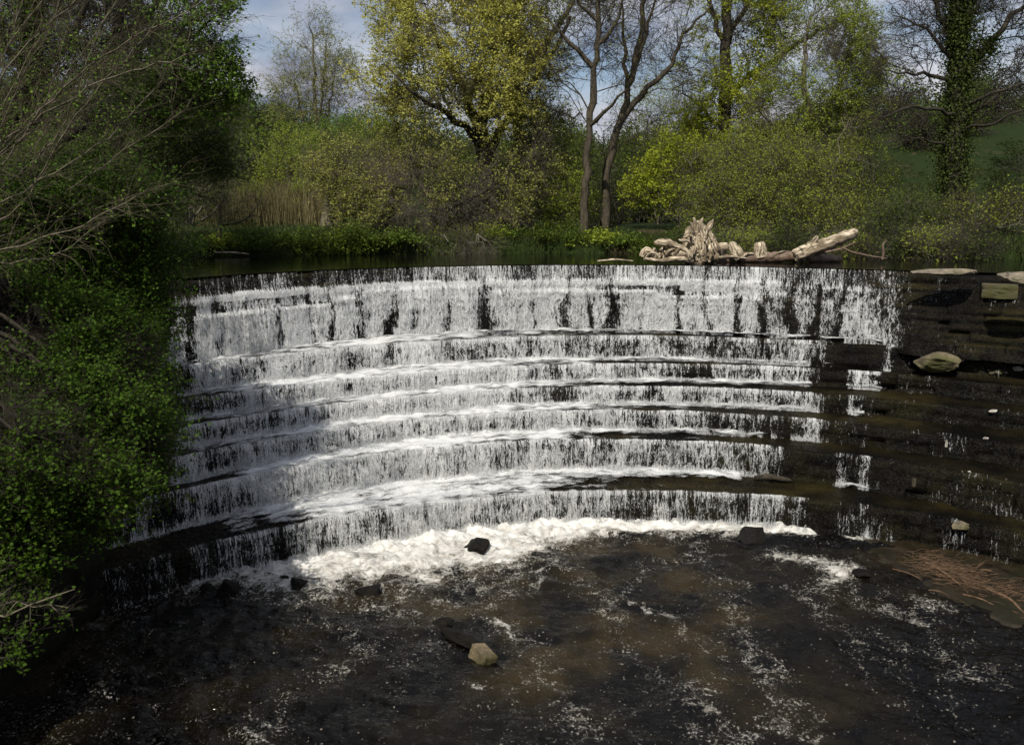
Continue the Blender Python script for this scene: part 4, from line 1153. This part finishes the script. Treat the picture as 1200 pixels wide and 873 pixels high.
hw = dict(bark='bark_dark', twig='twig_dark', ntw=9, tl=.5, nsub=4, sl=.26, rt=.0025, nleaf=7, lsize=.046, keep=-.06, up=1.1, stems=6, aspect=.75, leafjit=.03, alpha=.15, curl=.2)
G2 = 'leafy bushes on the near bank'
nb = [
 ('hawthorn bush crowning the near bank below the bare twigs', -8.3, 12.5, 4.75, [(60, 275, 95, 45, 12.5, 1.2), (140, 300, 70, 35, 12.8, 1.0), (-20, 260, 80, 50, 12.5, 1.2), (100, 235, 90, 30, 12.2, 1.0)], 700),
 ('hawthorn bush spilling its leaves towards the crest of the weir', -7.6, 13.2, 4.75, [(130, 340, 58, 40, 12.6, .8), (158, 375, 28, 42, 12.4, .6), (90, 345, 70, 40, 12.2, .9)], 420),
 ('dense hawthorn bush hanging over the middle steps of the weir', -7.3, 10.8, 4.75, [(60, 400, 80, 50, 10.8, .9), (118, 420, 55, 45, 10.9, .7), (0, 380, 60, 60, 10.6, .9), (148, 470, 38, 42, 10.9, .6)], 560),
 ('lower hawthorn spray reaching out over the stepped falls', -7.0, 9.6, 4.7, [(80, 490, 75, 45, 9.6, .7), (122, 520, 58, 32, 9.8, .6), (20, 470, 60, 50, 9.5, .8), (165, 548, 24, 20, 10, .3)], 520),
 ('shaded hawthorn bush low against the bank wall', -7.0, 8.0, 4.7, [(50, 560, 70, 50, 8.6, .6), (0, 540, 60, 70, 8.2, .7), (110, 575, 40, 28, 8.8, .4), (15, 630, 40, 40, 8.2, .5)], 420),
]
for k, (lab, X_, Y, z, bl, n) in enumerate(nb):
    b = (X_, Y, z)
    rs = np.random.RandomState(k + 60)
    cs = cloud(bl, 7, k + 5, shell=0)
    mid0 = np.array(b) + np.array([.05, 0, .25])
    limbs = [([tuple(mid0)], .07, .06)]
    for c in cs:
        st = mid0; c = np.array(c)
        m_ = st + (c - st) * .5 + np.array([0, 0, .3]); limbs.append(([tuple(mid0), tuple(m_), tuple(c)], .04, .015))
    kk = dict(hw); kk.pop('stems'); br_, tw_ = kk.pop('bark'), kk.pop('twig')
    plant_tree('hawthorn_bush', lab, 'bush', b, limbs, bl, n, 400 + k, br_, tw_, 'leaf_hawthorn', G2, K=5, trunk_name='stems', lo=-9, sag=.9, rough=0., rtip=.005, **kk)

plant_tree('beech_tree', 'tree with small bright green leaves against the sky above the near bank', 'tree', (-11.6, 20.5, 4.7),
    [([(-11.3, 20.3, 6.5), at(120, 120, 20), at(140, 40, 20), at(150, -40, 20)], .2, .1), ([at(125, 110, 20), at(190, 70, 19.5), at(240, 30, 19)], .09, .03), ([at(135, 60, 20), at(180, 10, 20), at(220, -40, 20)], .09, .03), ([at(118, 140, 20), at(190, 130, 19.5), at(250, 110, 19)], .07, .02)],
    [(240, 30, 42, 35, 19), (225, 90, 50, 40, 19), (180, 20, 50, 40, 20), (190, 110, 50, 40, 19.5), (265, 95, 18, 30, 19), (210, -40, 60, 40, 20)], 420, 41,
    'bark_dark', 'twig_dark', 'leaf_fresh', ntw=8, tl=.6, nsub=3, sl=.3, rt=.005, nleaf=4, lsize=.075, keep=-.02, aspect=.8)
plant_tree('ivied_tree', 'dark ivy-clad trunk rising behind the bare arching twigs', 'tree', (-10.6, 16.5, 4.7),
    [([(-10.5, 16.4, 6.2), at(40, 120, 16), at(35, 40, 16), at(45, -60, 16)], .22, .14), ([at(38, 90, 16), at(90, 40, 15.6), at(120, -20, 15.5)], .1, .04), ([at(38, 100, 16), at(0, 40, 16), at(-20, -20, 16)], .1, .04)],
    [(60, 30, 70, 60, 16), (120, 40, 60, 50, 16), (0, 60, 60, 60, 16), (90, 120, 60, 40, 16), (50, -40, 120, 50, 16)], 360, 42,
    'bark_dark', 'twig_dark', 'leaf_fresh', ntw=8, tl=.8, nsub=3, sl=.4, rt=.005, nleaf=3, lsize=.055, keep=.08, ivy=(.09, 9000, .08, .13))
plant_tree('ash_tree', 'brown bare-crowned tree behind the near bank thicket', 'tree', (-11.0, 22.5, 4.7),
    [([(-10.8, 22.5, 6.5), at(150, 150, 22), at(160, 60, 22), at(165, -30, 22)], .16, .07), ([at(150, 150, 22), at(200, 120, 22), at(240, 110, 22)], .07, .02)],
    [(200, 150, 60, 50, 22), (150, 100, 60, 60, 22), (230, 190, 40, 50, 22.5), (150, 200, 70, 40, 21), (110, 30, 70, 60, 22)], 420, 43,
    'bark_dark', 'twig_dark', 'leaf_dark', ntw=8, tl=.8, nsub=3, sl=.4, rt=.005, nleaf=6, lsize=.06, keep=-.1)
# arching pale bare saplings
def sapling_thicket(label, base, ends, seed, group='bare saplings on the near bank', r=.0135, mat='bark_pale'):
    s = Skel(); b = np.array(base, float); rs = np.random.RandomState(seed)
    s.limb([b, b + np.array([0, 0, .3])], r * 1.4, r * 1.3, None, .15)
    for e in ends:
        e = [np.array(q, float) for q in e]
        s.limb(e, r, .006, 1, step=.18, seed=rs.randint(999), wob=.015)
    s.finish(.004); s.fix = np.array(s.fix)
    s.Pn = s.Pn - b
    root = empty('bare_sapling', tuple(b), label, 'tree', group)
    link('stems', skel_mesh(s, 'stems', 5), mat, root)
    idx = np.where(s.parn >= 8)[0]
    D = norm(s.Pn[idx] - s.Pn[s.parn[idx]])
    m = 4
    o = np.repeat(s.Pn[idx], m, 0) ; d = np.repeat(D, m, 0) * 1.2 + rs.normal(0, .5, (len(o), 3))
    V1, F1, p1 = tubes(o, d, .6 * rs.uniform(.3, 1.3, len(o)), .0034, seed, 4, .2, .02)
    o2 = p1[:, 1:3].reshape(-1, 3); d2 = np.repeat(norm(p1[:, -1] - p1[:, 0]), 2, 0) + rs.normal(0, .5, (len(o2), 3))
    V2, F2, p2 = tubes(o2, d2, .28 * rs.uniform(.4, 1.2, len(o2)), .002, seed + 1, 3, .2)
    v, f, _ = merge([(V1, F1, 0), (V2, F2, 0)])
    link('twigs', mesh_np('twigs', v, f), 'twig_pale', root)
    lp = p2.reshape(-1, 3); lp = lp[rs.uniform(0, 1, len(lp)) < .30]
    v, f = leaves(lp, .04, seed + 2, .8, .7)
    link('crown', mesh_np('crown', v, f), 'leaf_fresh', root)
    return root
rs = np.random.RandomState(91)
bases = [(-6.9, 9.6), (-8.0, 11.5), (-8.9, 13.4), (-7.6, 10.6)]
tl_ = ['bare pale sapling arching farthest towards the falls', 'bare pale sapling behind the crown of the hawthorn', 'bare grey sapling at the foot of the ivied trunk', 'bare pale sapling with a fan of upright whips']
tg = [[(240, 0), (190, 95), (160, 230), (232, 60), (110, -20), (60, -10)], [(150, -20), (115, 40), (215, 130), (30, -10), (200, 215), (95, 130)], [(60, 30), (120, 70), (20, 100), (150, 170), (90, -10)], [(10, -10), (70, 0), (130, 95), (120, 260), (-10, 80), (45, 150), (180, 30)]]
for k, ((bx, by), lab, targets) in enumerate(zip(bases, tl_, tg)):
    ends = []
    for (x, y) in targets:
        e = np.array(at(x, y, by + rs.uniform(-.8, .8))); b = np.array([bx, by, 5.0])
        q = rs.uniform(-.25, .5); m1 = b + (e - b) * .35 + np.array([q * .5, 0, -q]) + rs.normal(0, .12, 3); m2 = b + (e - b) * .7 + np.array([q * .5, 0, -q * .8]) + rs.normal(0, .12, 3)
        ends.append([m1, m2, e])
    sapling_thicket(lab, (bx, by, 4.7), ends, 500 + k)

# ------------------------------------------------------------------ driftwood lodged on the crest
def gnarl(paths, seed, K=14, ridge=.28, step=.05):
    """one mesh of ridged, twisting roots; paths = [(points, radii)]"""
    rs = np.random.RandomState(seed)
    V = []; F = []; U = []; o = 0
    for pts, rd_ in paths:
        pts = np.array(pts, float); rd_ = np.array(rd_, float)
        seg = np.linalg.norm(np.diff(pts, axis=0), axis=1); cum = np.concatenate([[0], np.cumsum(seg)])
        n = max(4, int(cum[-1] / step)); t = np.linspace(0, cum[-1], n)
        q = np.stack([np.interp(t, cum, pts[:, k]) for k in range(3)], 1); r = np.interp(t, cum, rd_)
        for _ in range(3): q[1:-1] = .25 * q[:-2] + .5 * q[1:-1] + .25 * q[2:]
        q[1:-1] += rs.normal(0, .06, (n - 2, 3)) * r[1:-1, None]
        d = norm(np.gradient(q, axis=0))
        a = norm(np.cross(d, [[.13, .97, .2]])); b = np.cross(d, a)
        ang = np.arange(K + 1) * 2 * math.pi / K
        tw = rs.uniform(-1, 1) * t[:, None] * 1.5
        ph = rs.uniform(0, 20)
        ca = np.cos(ang)[None]; sa = np.sin(ang)[None]
        rr = r[:, None] * (1 + ridge * vnoise(ca * 2.2 + ph + tw, sa * 2.2 + tw * .3, t[:, None] * 1.2 / (r[:, None] * 5 + .1)) + ridge * .5 * vnoise(ca * 5 + ph, sa * 5 + tw, t[:, None] * 3))
        cap = np.ones(n); cap[0] = .8; cap[-1] = .8
        rr = rr * cap[:, None]
        v = q[:, None] + (a[:, None] * ca[..., None] + b[:, None] * sa[..., None]) * rr[..., None]
        V.append(v.reshape(-1, 3)); F.append(grid_faces(n, K + 1) + o)
        U.append(np.stack([np.broadcast_to(np.arange(K + 1)[None] / K, (n, K + 1)) * r[:, None] * 3 + ph, np.broadcast_to(t[:, None], (n, K + 1))], -1).reshape(-1, 2))
        for row, flip in ((0, 0), (n - 1, 1)):
            i0 = o + row * (K + 1)
            c = len(v.reshape(-1, 3)) + o
            ks = np.arange(0, K, 2)
            F.append(np.stack([i0 + ks, i0 + ks + 1, i0 + (ks + 2) % (K + 1), np.full(len(ks), i0 + (0 if 1 else 0))], 1))
        o += n * (K + 1)
    return np.concatenate(V), np.concatenate(F), np.concatenate(U)

def wood(name, paths, seed, mat='driftwood', parent=None, origin=(0, 0, 0), **kw):
    V, F, U = gnarl(paths, seed, **kw)
    return link(name, mesh_np(name, V - np.array(origin), F, uv=U, smooth=True), mat, parent)

PXM = lambda Y: Y / FPX
def wp_(pts, Y): return [at(x, y, Y + (r[0] if r else 0)) for (x, y, *r) in pts]
YD = 21.6
rs = np.random.RandomState(3)
org = at(820, 306, YD)
st = empty('tree_stump', org, 'upturned bleached root plate standing on the weir crest', 'stump')
k_ = PXM(YD)
wood('root_plate', [(wp_([(826, 309), (823, 295), (820, 278), (821, 262)], YD), [13 * k_, 15 * k_, 11 * k_, 6 * k_]), (wp_([(812, 309), (812, 290), (815, 270), (817, 259)], YD + .1), [9 * k_, 11 * k_, 8 * k_, 4 * k_]),
                    (wp_([(832, 308), (833, 290), (829, 272)], YD + .15), [8 * k_, 8 * k_, 5 * k_])], 4, parent=st, origin=org, ridge=.5, K=22)
rootl = [([(818, 305), (811, 285), (815, 262), (813, 255)], 3.4), ([(824, 306), (826, 282), (820, 262), (824, 256)], 3.6), ([(830, 300), (834, 278), (828, 266), (834, 259)], 2.8), ([(820, 275), (810, 272), (803, 280), (800, 279)], 2.2),
         ([(826, 270), (834, 266), (833, 261), (836, 257)], 2.4), ([(815, 290), (806, 280), (800, 283), (795, 281)], 2.5), ([(812, 300), (800, 296), (790, 299), (778, 295)], 3.4), ([(812, 306), (795, 303), (775, 306), (756, 303)], 3.6),
         ([(808, 298), (798, 288), (792, 290), (786, 285)], 2.4), ([(829, 285), (836, 280), (835, 274)], 2), ([(817, 300), (821, 285), (812, 275), (810, 266)], 2.8), ([(828, 305), (822, 290), (828, 277), (822, 266)], 2.6), ([(813, 280), (808, 268), (812, 262)], 1.8)]
for k, (p, r) in enumerate(rootl):
    wood('root', [(wp_([(x, y, -.22 + .05 * math.sin(k * 3 + j)) for j, (x, y) in enumerate(p)], YD), [r * k_, r * 1.0 * k_, r * .8 * k_, r * .35 * k_][:len(p)])], 20 + k, parent=st, origin=org, ridge=.35, K=9)
for k in range(26):
    x0 = rs.uniform(806, 838); y0 = rs.uniform(268, 308); x1 = x0 + rs.uniform(-5, 5); y1 = y0 - rs.uniform(6, 18); q_ = rs.uniform(-.42, -.12)
    x1 = min(max(x1, 808), 838)
    wood('root', [(wp_([(x0, y0, q_), ((x0 + x1) / 2 + rs.uniform(-4, 4), (y0 + y1) / 2, q_ - .06), (x1, max(y1, 257), q_ + .1)], YD), [1.5 * k_, 1.5 * k_, .5 * k_])], 200 + k, parent=st, origin=org, ridge=.3, K=7)
# matted roots at the left of the stump
org = at(775, 306, YD)
st2 = empty('driftwood_roots', org, 'matted heap of pale twisted roots left of the standing root plate', 'driftwood')
for k in range(34):
    x0 = rs.uniform(755, 808); y0 = rs.uniform(298, 306); x1 = x0 + rs.uniform(-14, 16); y1 = y0 - rs.uniform(2, 13)
    wood('root', [(wp_([(x0, y0, rs.uniform(-.3, .3)), ((x0 + x1) / 2 + rs.uniform(-4, 4), (y0 + y1) / 2 - rs.uniform(0, 4), rs.uniform(-.3, .2)), (x1, y1, rs.uniform(-.3, .3))], YD), [rs.uniform(1.2, 2.8) * k_, 1.9 * k_, .6 * k_])], 60 + k, parent=st2, origin=org, ridge=.4, K=9)
tag(wood('driftwood_branch', [([at(796, 305, YD), at(794, 292, YD), at(785, 285, YD - .1), at(776, 284, YD - .1), at(767, 285, YD)], [6 * k_, 5.5 * k_, 4.6 * k_, 3.6 * k_, 2.5 * k_])], 31), 'smooth pale hooked branch curling over the matted roots', 'driftwood')
tag(wood('driftwood_branch', [([at(752, 301, YD), at(757, 292, YD), at(766, 300, YD), at(772, 306, YD)], [3 * k_, 4 * k_, 4 * k_, 3 * k_])], 32), 'knobbly pale root end farthest out at the heap edge', 'driftwood')
tag(wood('log', [([at(831, 303, YD), at(842, 293, YD), at(852, 288, YD)], [6.5 * k_, 6.5 * k_, 5.2 * k_])], 33, ridge=.12), 'short brown log leaning up beside the root plate', 'log')
tag(wood('log', [([at(866, 302, YD + .1), at(861, 292, YD + .1), at(856, 286, YD + .2)], [6.5 * k_, 6.2 * k_, 4.5 * k_])], 34, ridge=.25), 'stubby rounded log end between the short leaning log and the trunk', 'log')
tag(wood('stick', [([at(842, 302, YD - .3), at(858, 301, YD - .3), at(875, 303, YD - .3)], [1.6 * k_, 1.7 * k_, 1.0 * k_])], 35), 'bleached thin stick floating in front of the short logs', 'stick')
org = at(900, 303, YD + .3)
ft = empty('waterlogged_log', org, 'long low waterlogged trunk with a cut upright stub lying along the crest', 'fallen trunk')
wood('trunk', [([at(838, 305, YD + .5), at(880, 302, YD + .35), at(930, 301, YD + .3), at(985, 304, YD + .5)], [5 * k_, 6.5 * k_, 6 * k_, 4 * k_])], 36, 'driftwood_wet', ft, org, ridge=.18)
wood('branch_stub', [([at(892, 302, YD + .3), at(891, 292, YD + .3), at(890, 284, YD + .3)], [8.5 * k_, 7.2 * k_, 6.3 * k_])], 37, 'driftwood', ft, org, ridge=.1)
for p in ([(903, 302), (912, 296), (921, 294)], [(915, 302), (925, 297), (934, 299)], [(870, 301), (876, 296), (884, 298)]):
    wood('branch_stub', [(wp_(p, YD + .2), [1.6 * k_, 1.3 * k_, .8 * k_])], 38 + int(p[0][0]), 'driftwood', ft, org, K=7)
org = at(940, 301, YD + .2)
rl = empty('fallen_branch', org, 'thick pale limb rising out of the water to a bright broken end', 'log')
wood('limb', [([at(930, 303, YD + .3), at(948, 294, YD + .2), at(970, 286, YD + .1), at(988, 279, YD), at(1004, 271, YD)], [9 * k_, 9.5 * k_, 8 * k_, 6.5 * k_, 5 * k_])], 39, 'driftwood', rl, org, ridge=.16, K=18)
wood('side_stub', [([at(946, 294, YD + .2), at(952, 285, YD + .1), at(958, 277, YD)], [6 * k_, 3.5 * k_, 2.2 * k_])], 41, 'driftwood', rl, org, ridge=.2)
wood('side_stub', [([at(935, 301, YD - .1), at(950, 296, YD - .1), at(968, 290, YD - .1)], [4 * k_, 3 * k_, 1.2 * k_])], 42, 'driftwood', rl, org, ridge=.2)
for k, (p, lab) in enumerate([([(985, 290), (1000, 296), (1018, 300), (1040, 303)], 'thin drooping twig bundle trailing from the broken limb into the river'), ([(1034, 304), (1036, 294), (1033, 286), (1040, 282)], 'small forked bleached root poking up by the far stones'),
                              ([(965, 296), (985, 292), (1003, 284)], 'slender pale branch lying against the underside of the limb'), ([(700, 306), (722, 304), (742, 306)], 'flat pale stick stranded before the root heap'),
                              ([(252, 296), (275, 296), (292, 298)], 'bleached branch lying on the water below the dead tree'), ([(395, 281), (410, 280), (425, 282)], 'pale log half hidden on the bank near the pollard')]):
    Yk = YD if k < 4 else (24.9 if k == 4 else 26.6)
    kk = PXM(Yk)
    tag(wood('driftwood_branch', [(wp_(p, Yk), [1.1 * kk, 1.1 * kk, .9 * kk, .5 * kk][:len(p)])], 43 + k, 'driftwood' if k > 2 else 'driftwood_wet', K=8), lab, 'driftwood')

# ------------------------------------------------------------------ rocks and broken stones
import bmesh
def rock(name, label, cat, loc, size, seed, mat, rot=0., angular=.5, group=None, tilt=(0, 0), box=False, sub=4):
    bm = bmesh.new()
    if box:
        bmesh.ops.create_cube(bm, size=1.7); bmesh.ops.bevel(bm, geom=bm.edges[:], offset=.12, segments=2, affect='EDGES', profile=.6)
        bmesh.ops.subdivide_edges(bm, edges=bm.edges[:], cuts=5, use_grid_fill=True)
    else: bmesh.ops.create_icosphere(bm, subdivisions=sub, radius=1)
    co = np.array([v.co for v in bm.verts])
    rs = np.random.RandomState(seed)
    for _ in range(0 if box else 16):
        nrm = norm(rs.normal(0, 1, (1, 3)))[0]; dd = rs.uniform(.5, .9)
        k = co @ nrm - dd; co = co - np.clip(k, 0, 9)[:, None] * nrm * .96
    d = 1 + (.16 if not box else .05) * fbm(co[:, 0] * 1.8 + seed, co[:, 1] * 1.8, co[:, 2] * 1.8) + .07 * fbm(co[:, 0] * 5, co[:, 1] * 5 + seed, co[:, 2] * 5)
    co = co * d[:, None] * np.array(size)
    for v, c in zip(bm.verts, co): v.co = c
    me = bpy.data.meshes.new(name); bm.to_mesh(me); bm.free()
    o = link(name, me, mat, smooth=False); o.location = loc; o.rotation_euler = (tilt[0], tilt[1], rot)
    return tag(o, label, cat, group)
def prk(x, y, z=0.): a, b_ = onz(x, y, z); return (a, b_, z)
rk = [
 ('wedge-shaped black rock splitting the foam at the foot of the falls', (560, 642), (.34, .3, .22), 1, .5, .4), ('big smooth black rock just below the foam edge', (433, 694), (.26, .24, .17), 2, 0., .3), ('small rounded dark rock above the big smooth one', (350, 684), (.17, .15, .12), 3, .3, .2),
 ('tiny dark rock tucked by the foam, smallest of the three', (333, 679), (.10, .08, .06), 4, .3, .2), ('jagged black rock standing in the shade of the falls', (268, 694), (.22, .2, .22), 5, .7, .2), ('low shaded rock beside the jagged one', (243, 690), (.14, .12, .09), 6, .1, .2),
 ('slanting foam-swept rock below the lowest step', (882, 630), (.36, .22, .24), 7, .5, .6), ('dark lump of stone at the head of the submerged slab', (520, 728), (.17, .15, .10), 8, .2, .2), ('half-sunk stone at the edge of the silt shelf', (1010, 672), (.16, .2, .07), 9, .3, .2)]
for k, (lab, (x, y), sz, sd_, ro, an) in enumerate(rk):
    rock('rock', lab, 'rock', prk(x, y, .02), sz, sd_ + 10, 'rock_dark', ro, .5, 'dark rocks in the pool')
p1 = prk(540, 752, -.03)
rock('stone_slab', 'long dark slab lying mostly under the pool surface', 'rock', (p1[0], p1[1], .025), (.15, .60, .10), 31, 'rock_dark', rad(38), .6, tilt=(rad(-3), rad(8)))
rock('stone_slab', 'short pale slab end catching the sun in the pool', 'rock', prk(566, 770, .02), (.12, .20, .12), 33, 'rock_slab', rad(35), .7, tilt=(rad(8), rad(14)), box=True)
from mathutils.bvhtree import BVHTree
_v = []; _f = []
for c_ in [o_ for o_ in bpy.data.objects if o_.name.startswith('step') and o_.type == 'MESH']:
    me_ = c_.data; k0 = len(_v)
    co_ = np.zeros(len(me_.vertices) * 3, np.float32); me_.vertices.foreach_get('co', co_); co_ = co_.reshape(-1, 3) + np.array(weir.location)
    _v.extend(map(tuple, co_.tolist()))
    li_ = np.zeros(len(me_.loops), np.int32); me_.loops.foreach_get('vertex_index', li_)
    _f.extend((li_.reshape(-1, 4) + k0).tolist())
WBVH = BVHTree.FromPolygons(_v, _f)
del _v, _f
def on_weir(x, y):
    p = Vector(at(x, y, 5.0)) - Vector((0, 0, CAMZ))
    h_ = WBVH.ray_cast(Vector((0, 0, CAMZ)), p.normalized())
    return h_[0] if h_[0] is not None else Vector((*onz(x, y, 0), 0))
def stones(lst):
    for name, lab, (x, y, z), sz, sd_, ro, mat, box in lst:
        p_ = on_weir(x, y + (4 if sz[2] > .1 else 1)) if y > 335 else Vector((*onz(x, y, z), z)); rock(name, lab, 'stone', (p_.x - (.05 if sz[2] > .2 else 0), p_.y - (.38 if sz[2] > .2 else 0), p_.z + sz[2] * (.9 if sz[2] > .2 else .3)), sz, sd_, mat, ro, .6, 'loose stones on the dry side of the weir', box=box, sub=4)
stones([
 ('coping_stone', 'long pale coping slab topping the dry end of the crest', (1114, 321, 4.38), (.75, .28, .11), 51, -.25, 'rock_coping', False),
 ('coping_stone', 'pale coping slab at the far end of the crest', (1200, 328, 4.36), (.50, .28, .12), 52, -.6, 'rock_coping', False),
 ('coping_stone', 'yellow mossy squared block below the coping slabs', (1171, 340, 4.02), (.38, .26, .17), 53, -.5, 'rock_moss', True),
 ('broken_stone', 'large broken olive stone with pale fractured top', (1086, 428, 2.60), (.56, .30, .23), 54, -.3, 'rock_broken', False),
 ('broken_stone', 'small white brick-shaped stone beside the broken block', (1123, 420, 2.82), (.12, .08, .07), 55, -.2, 'rock_pale', True),
 ('broken_stone', 'pale rounded stone on the upper dry ledge', (1192, 432, 2.72), (.12, .1, .07), 56, .3, 'rock_pale', False),
 ('broken_stone', 'greenish stone below the pale rounded one', (1168, 437, 2.60), (.16, .12, .09), 57, .3, 'rock_broken', False),
 ('broken_stone', 'little cream stone halfway down the dry flank', (1164, 482, 1.98), (.10, .07, .05), 58, .3, 'rock_pale', False),
 ('broken_stone', 'flat cream chip lying on the olive ledge', (1155, 513, 1.60), (.07, .05, .025), 59, .3, 'rock_pale', False),
 ('broken_stone', 'narrow white chip standing upright in the wall joint', (1109, 520, 1.42), (.02, .02, .08), 60, .3, 'rock_pale', True),
 ('broken_stone', 'brown stone with a pale knob on the lowest ledge', (1128, 618, .58), (.20, .15, .10), 61, .3, 'rock_broken', False),
 ('broken_stone', 'tiny cream stone on the ledge above the lowest', (1136, 552, 1.18), (.04, .03, .02), 62, .3, 'rock_pale', False),
 ('broken_stone', 'thin red brick bit wedged in the dark wall', (1071, 566, .86), (.03, .03, .09), 63, .3, 'bark_brown', True),
])
a, b_ = onz(908, 562, .6)
tag(wood('wet_branch', [([(a - .38, b_ + .05, .62), (a - .1, b_, .66), (a + .3, b_ - .06, .60)], [.05, .07, .03])], 77, 'bark_dark', K=10), 'short black soaked branch lodged on the lowest tread', 'driftwood')
# twigs and dead stalks on the silt shelf
rs = np.random.RandomState(12)
n = 1100
u = rs.uniform(0, 1, n) ** .9
cx_ = 1070 + u * 150 + rs.normal(0, 10, n); cy_ = 655 + u * 58 + rs.normal(0, 7, n)
oo = np.array([(*onz(x, y, .03),) for x, y in zip(cx_, cy_)]); oo = np.concatenate([oo, rs.uniform(.01, .07, (n, 1))], 1)
dd = np.stack([rs.normal(.8, .5, n), rs.normal(-.5, .5, n), rs.normal(0, .1, n)], 1)
V, F, _ = tubes(oo, dd, rs.uniform(.08, .45, n), .004, 12, 4, .3)
bark_mat('stalk', (.05, .03, .018), (.20, .125, .075))
tag(link('debris', mesh_np('debris', V, F), 'stalk'), 'tangle of reddish dead stalks washed on the silt shelf', 'debris', kind='stuff')
for k, (pts, r, lab) in enumerate([([(1085, 660), (1100, 672), (1125, 686)], .016, 'straight pale stick pointing down the silt shelf, upper one'), ([(1128, 697), (1145, 705), (1166, 710)], .014, 'pale stick lying in the water edge below the stalks'), ([(1155, 690), (1180, 705), (1203, 722)], .022, 'thick brown stick running out of the tangle'),
      ([(1046, 667), (1065, 676), (1080, 680)], .009, 'thin curved twig on the upper silt'), ([(1088, 692), (1100, 696), (1112, 699)], .009, 'short pale twig by the water edge'), ([(1149, 668), (1158, 670), (1164, 671)], .010, 'short twig alone on the green silt')]):
    w3 = [(*onz(x, y, .04), .05) for x, y in pts]
    w3[1] = (w3[1][0] + .05, w3[1][1] + .04, .08)
    tag(wood('stick', [(w3, [r, r, r * .6])], 90 + k, 'stalk', K=7), lab, 'stick', 'sticks on the silt shelf')
# silt shelf
sx = np.linspace(5.2, 12.5, 90); sy = np.linspace(9.2, 14.2, 70)
SX, SY = np.meshgrid(sx, sy, indexing='ij')
q = np.array([onz(x, y, 0) for x, y in ((1008, 640), (1015, 678), (1060, 708), (1130, 712), (1210, 745))])
line = np.interp(SX, q[:, 0][np.argsort(q[:, 0])], q[:, 1][np.argsort(q[:, 0])])
line = np.where(SX > q[:, 0].max(), line - .75 * (SX - q[:, 0].max()), line)
inn = np.minimum(SY - line, SX - q[0, 0] - .1) + .22 * fbm(SX * 1.5, SY * 1.5, 2.) + .08 * fbm(SX * 6, SY * 6, 2.)
SZ = np.where(inn > 0, .012 + .05 * sstep(0, .8, inn) * (.6 + .8 * fbm(SX * 1.2, SY * 1.2, 5.)), -.06 + inn * .3)
SZ = np.maximum(SZ, -.4)
rock_mat('silt', (.006, .005, .002), (.034, .023, .009), (.014, .013, .003), .48, .6, .35, spec=.35)
tag(link('silt', mesh_np('silt', np.stack([SX.ravel(), SY.ravel(), SZ.ravel()], 1), grid_faces(90, 70)[:, ::-1], smooth=True), 'silt'), 'olive silt shelf at the foot of the dry steps', 'silt', kind='structure')

# leafy twig hanging close to the camera
plant_tree('hawthorn_bush', 'sunlit leafy twig reaching over the dark water below the bank wall', 'bush', (-6.6, 6.6, 4.75),
    [([(-6.4, 6.6, 4.9)], .05, .04), ([(-6.4, 6.6, 4.9), (-5.6, 6.6, 3.6), at(-30, 735, 6.8), at(20, 735, 6.8), at(70, 712, 6.8), at(88, 690, 6.8)], .03, .005)],
    [(25, 715, 34, 22, 6.8, .3), (15, 760, 20, 22, 6.8, .3), (60, 718, 22, 10, 6.8, .2), (-40, 700, 50, 70, 6.8, .5)], 150, 450, 'bark_pale', 'twig_dark', 'leaf_hawthorn', G2, K=5, trunk_name='stems', lo=-9, sag=.9,
    ntw=4, tl=.22, nsub=3, sl=.12, rt=.002, nleaf=4, lsize=.04, keep=-.1, rtip=.003, aspect=.8, leafjit=.015, alpha=.15)
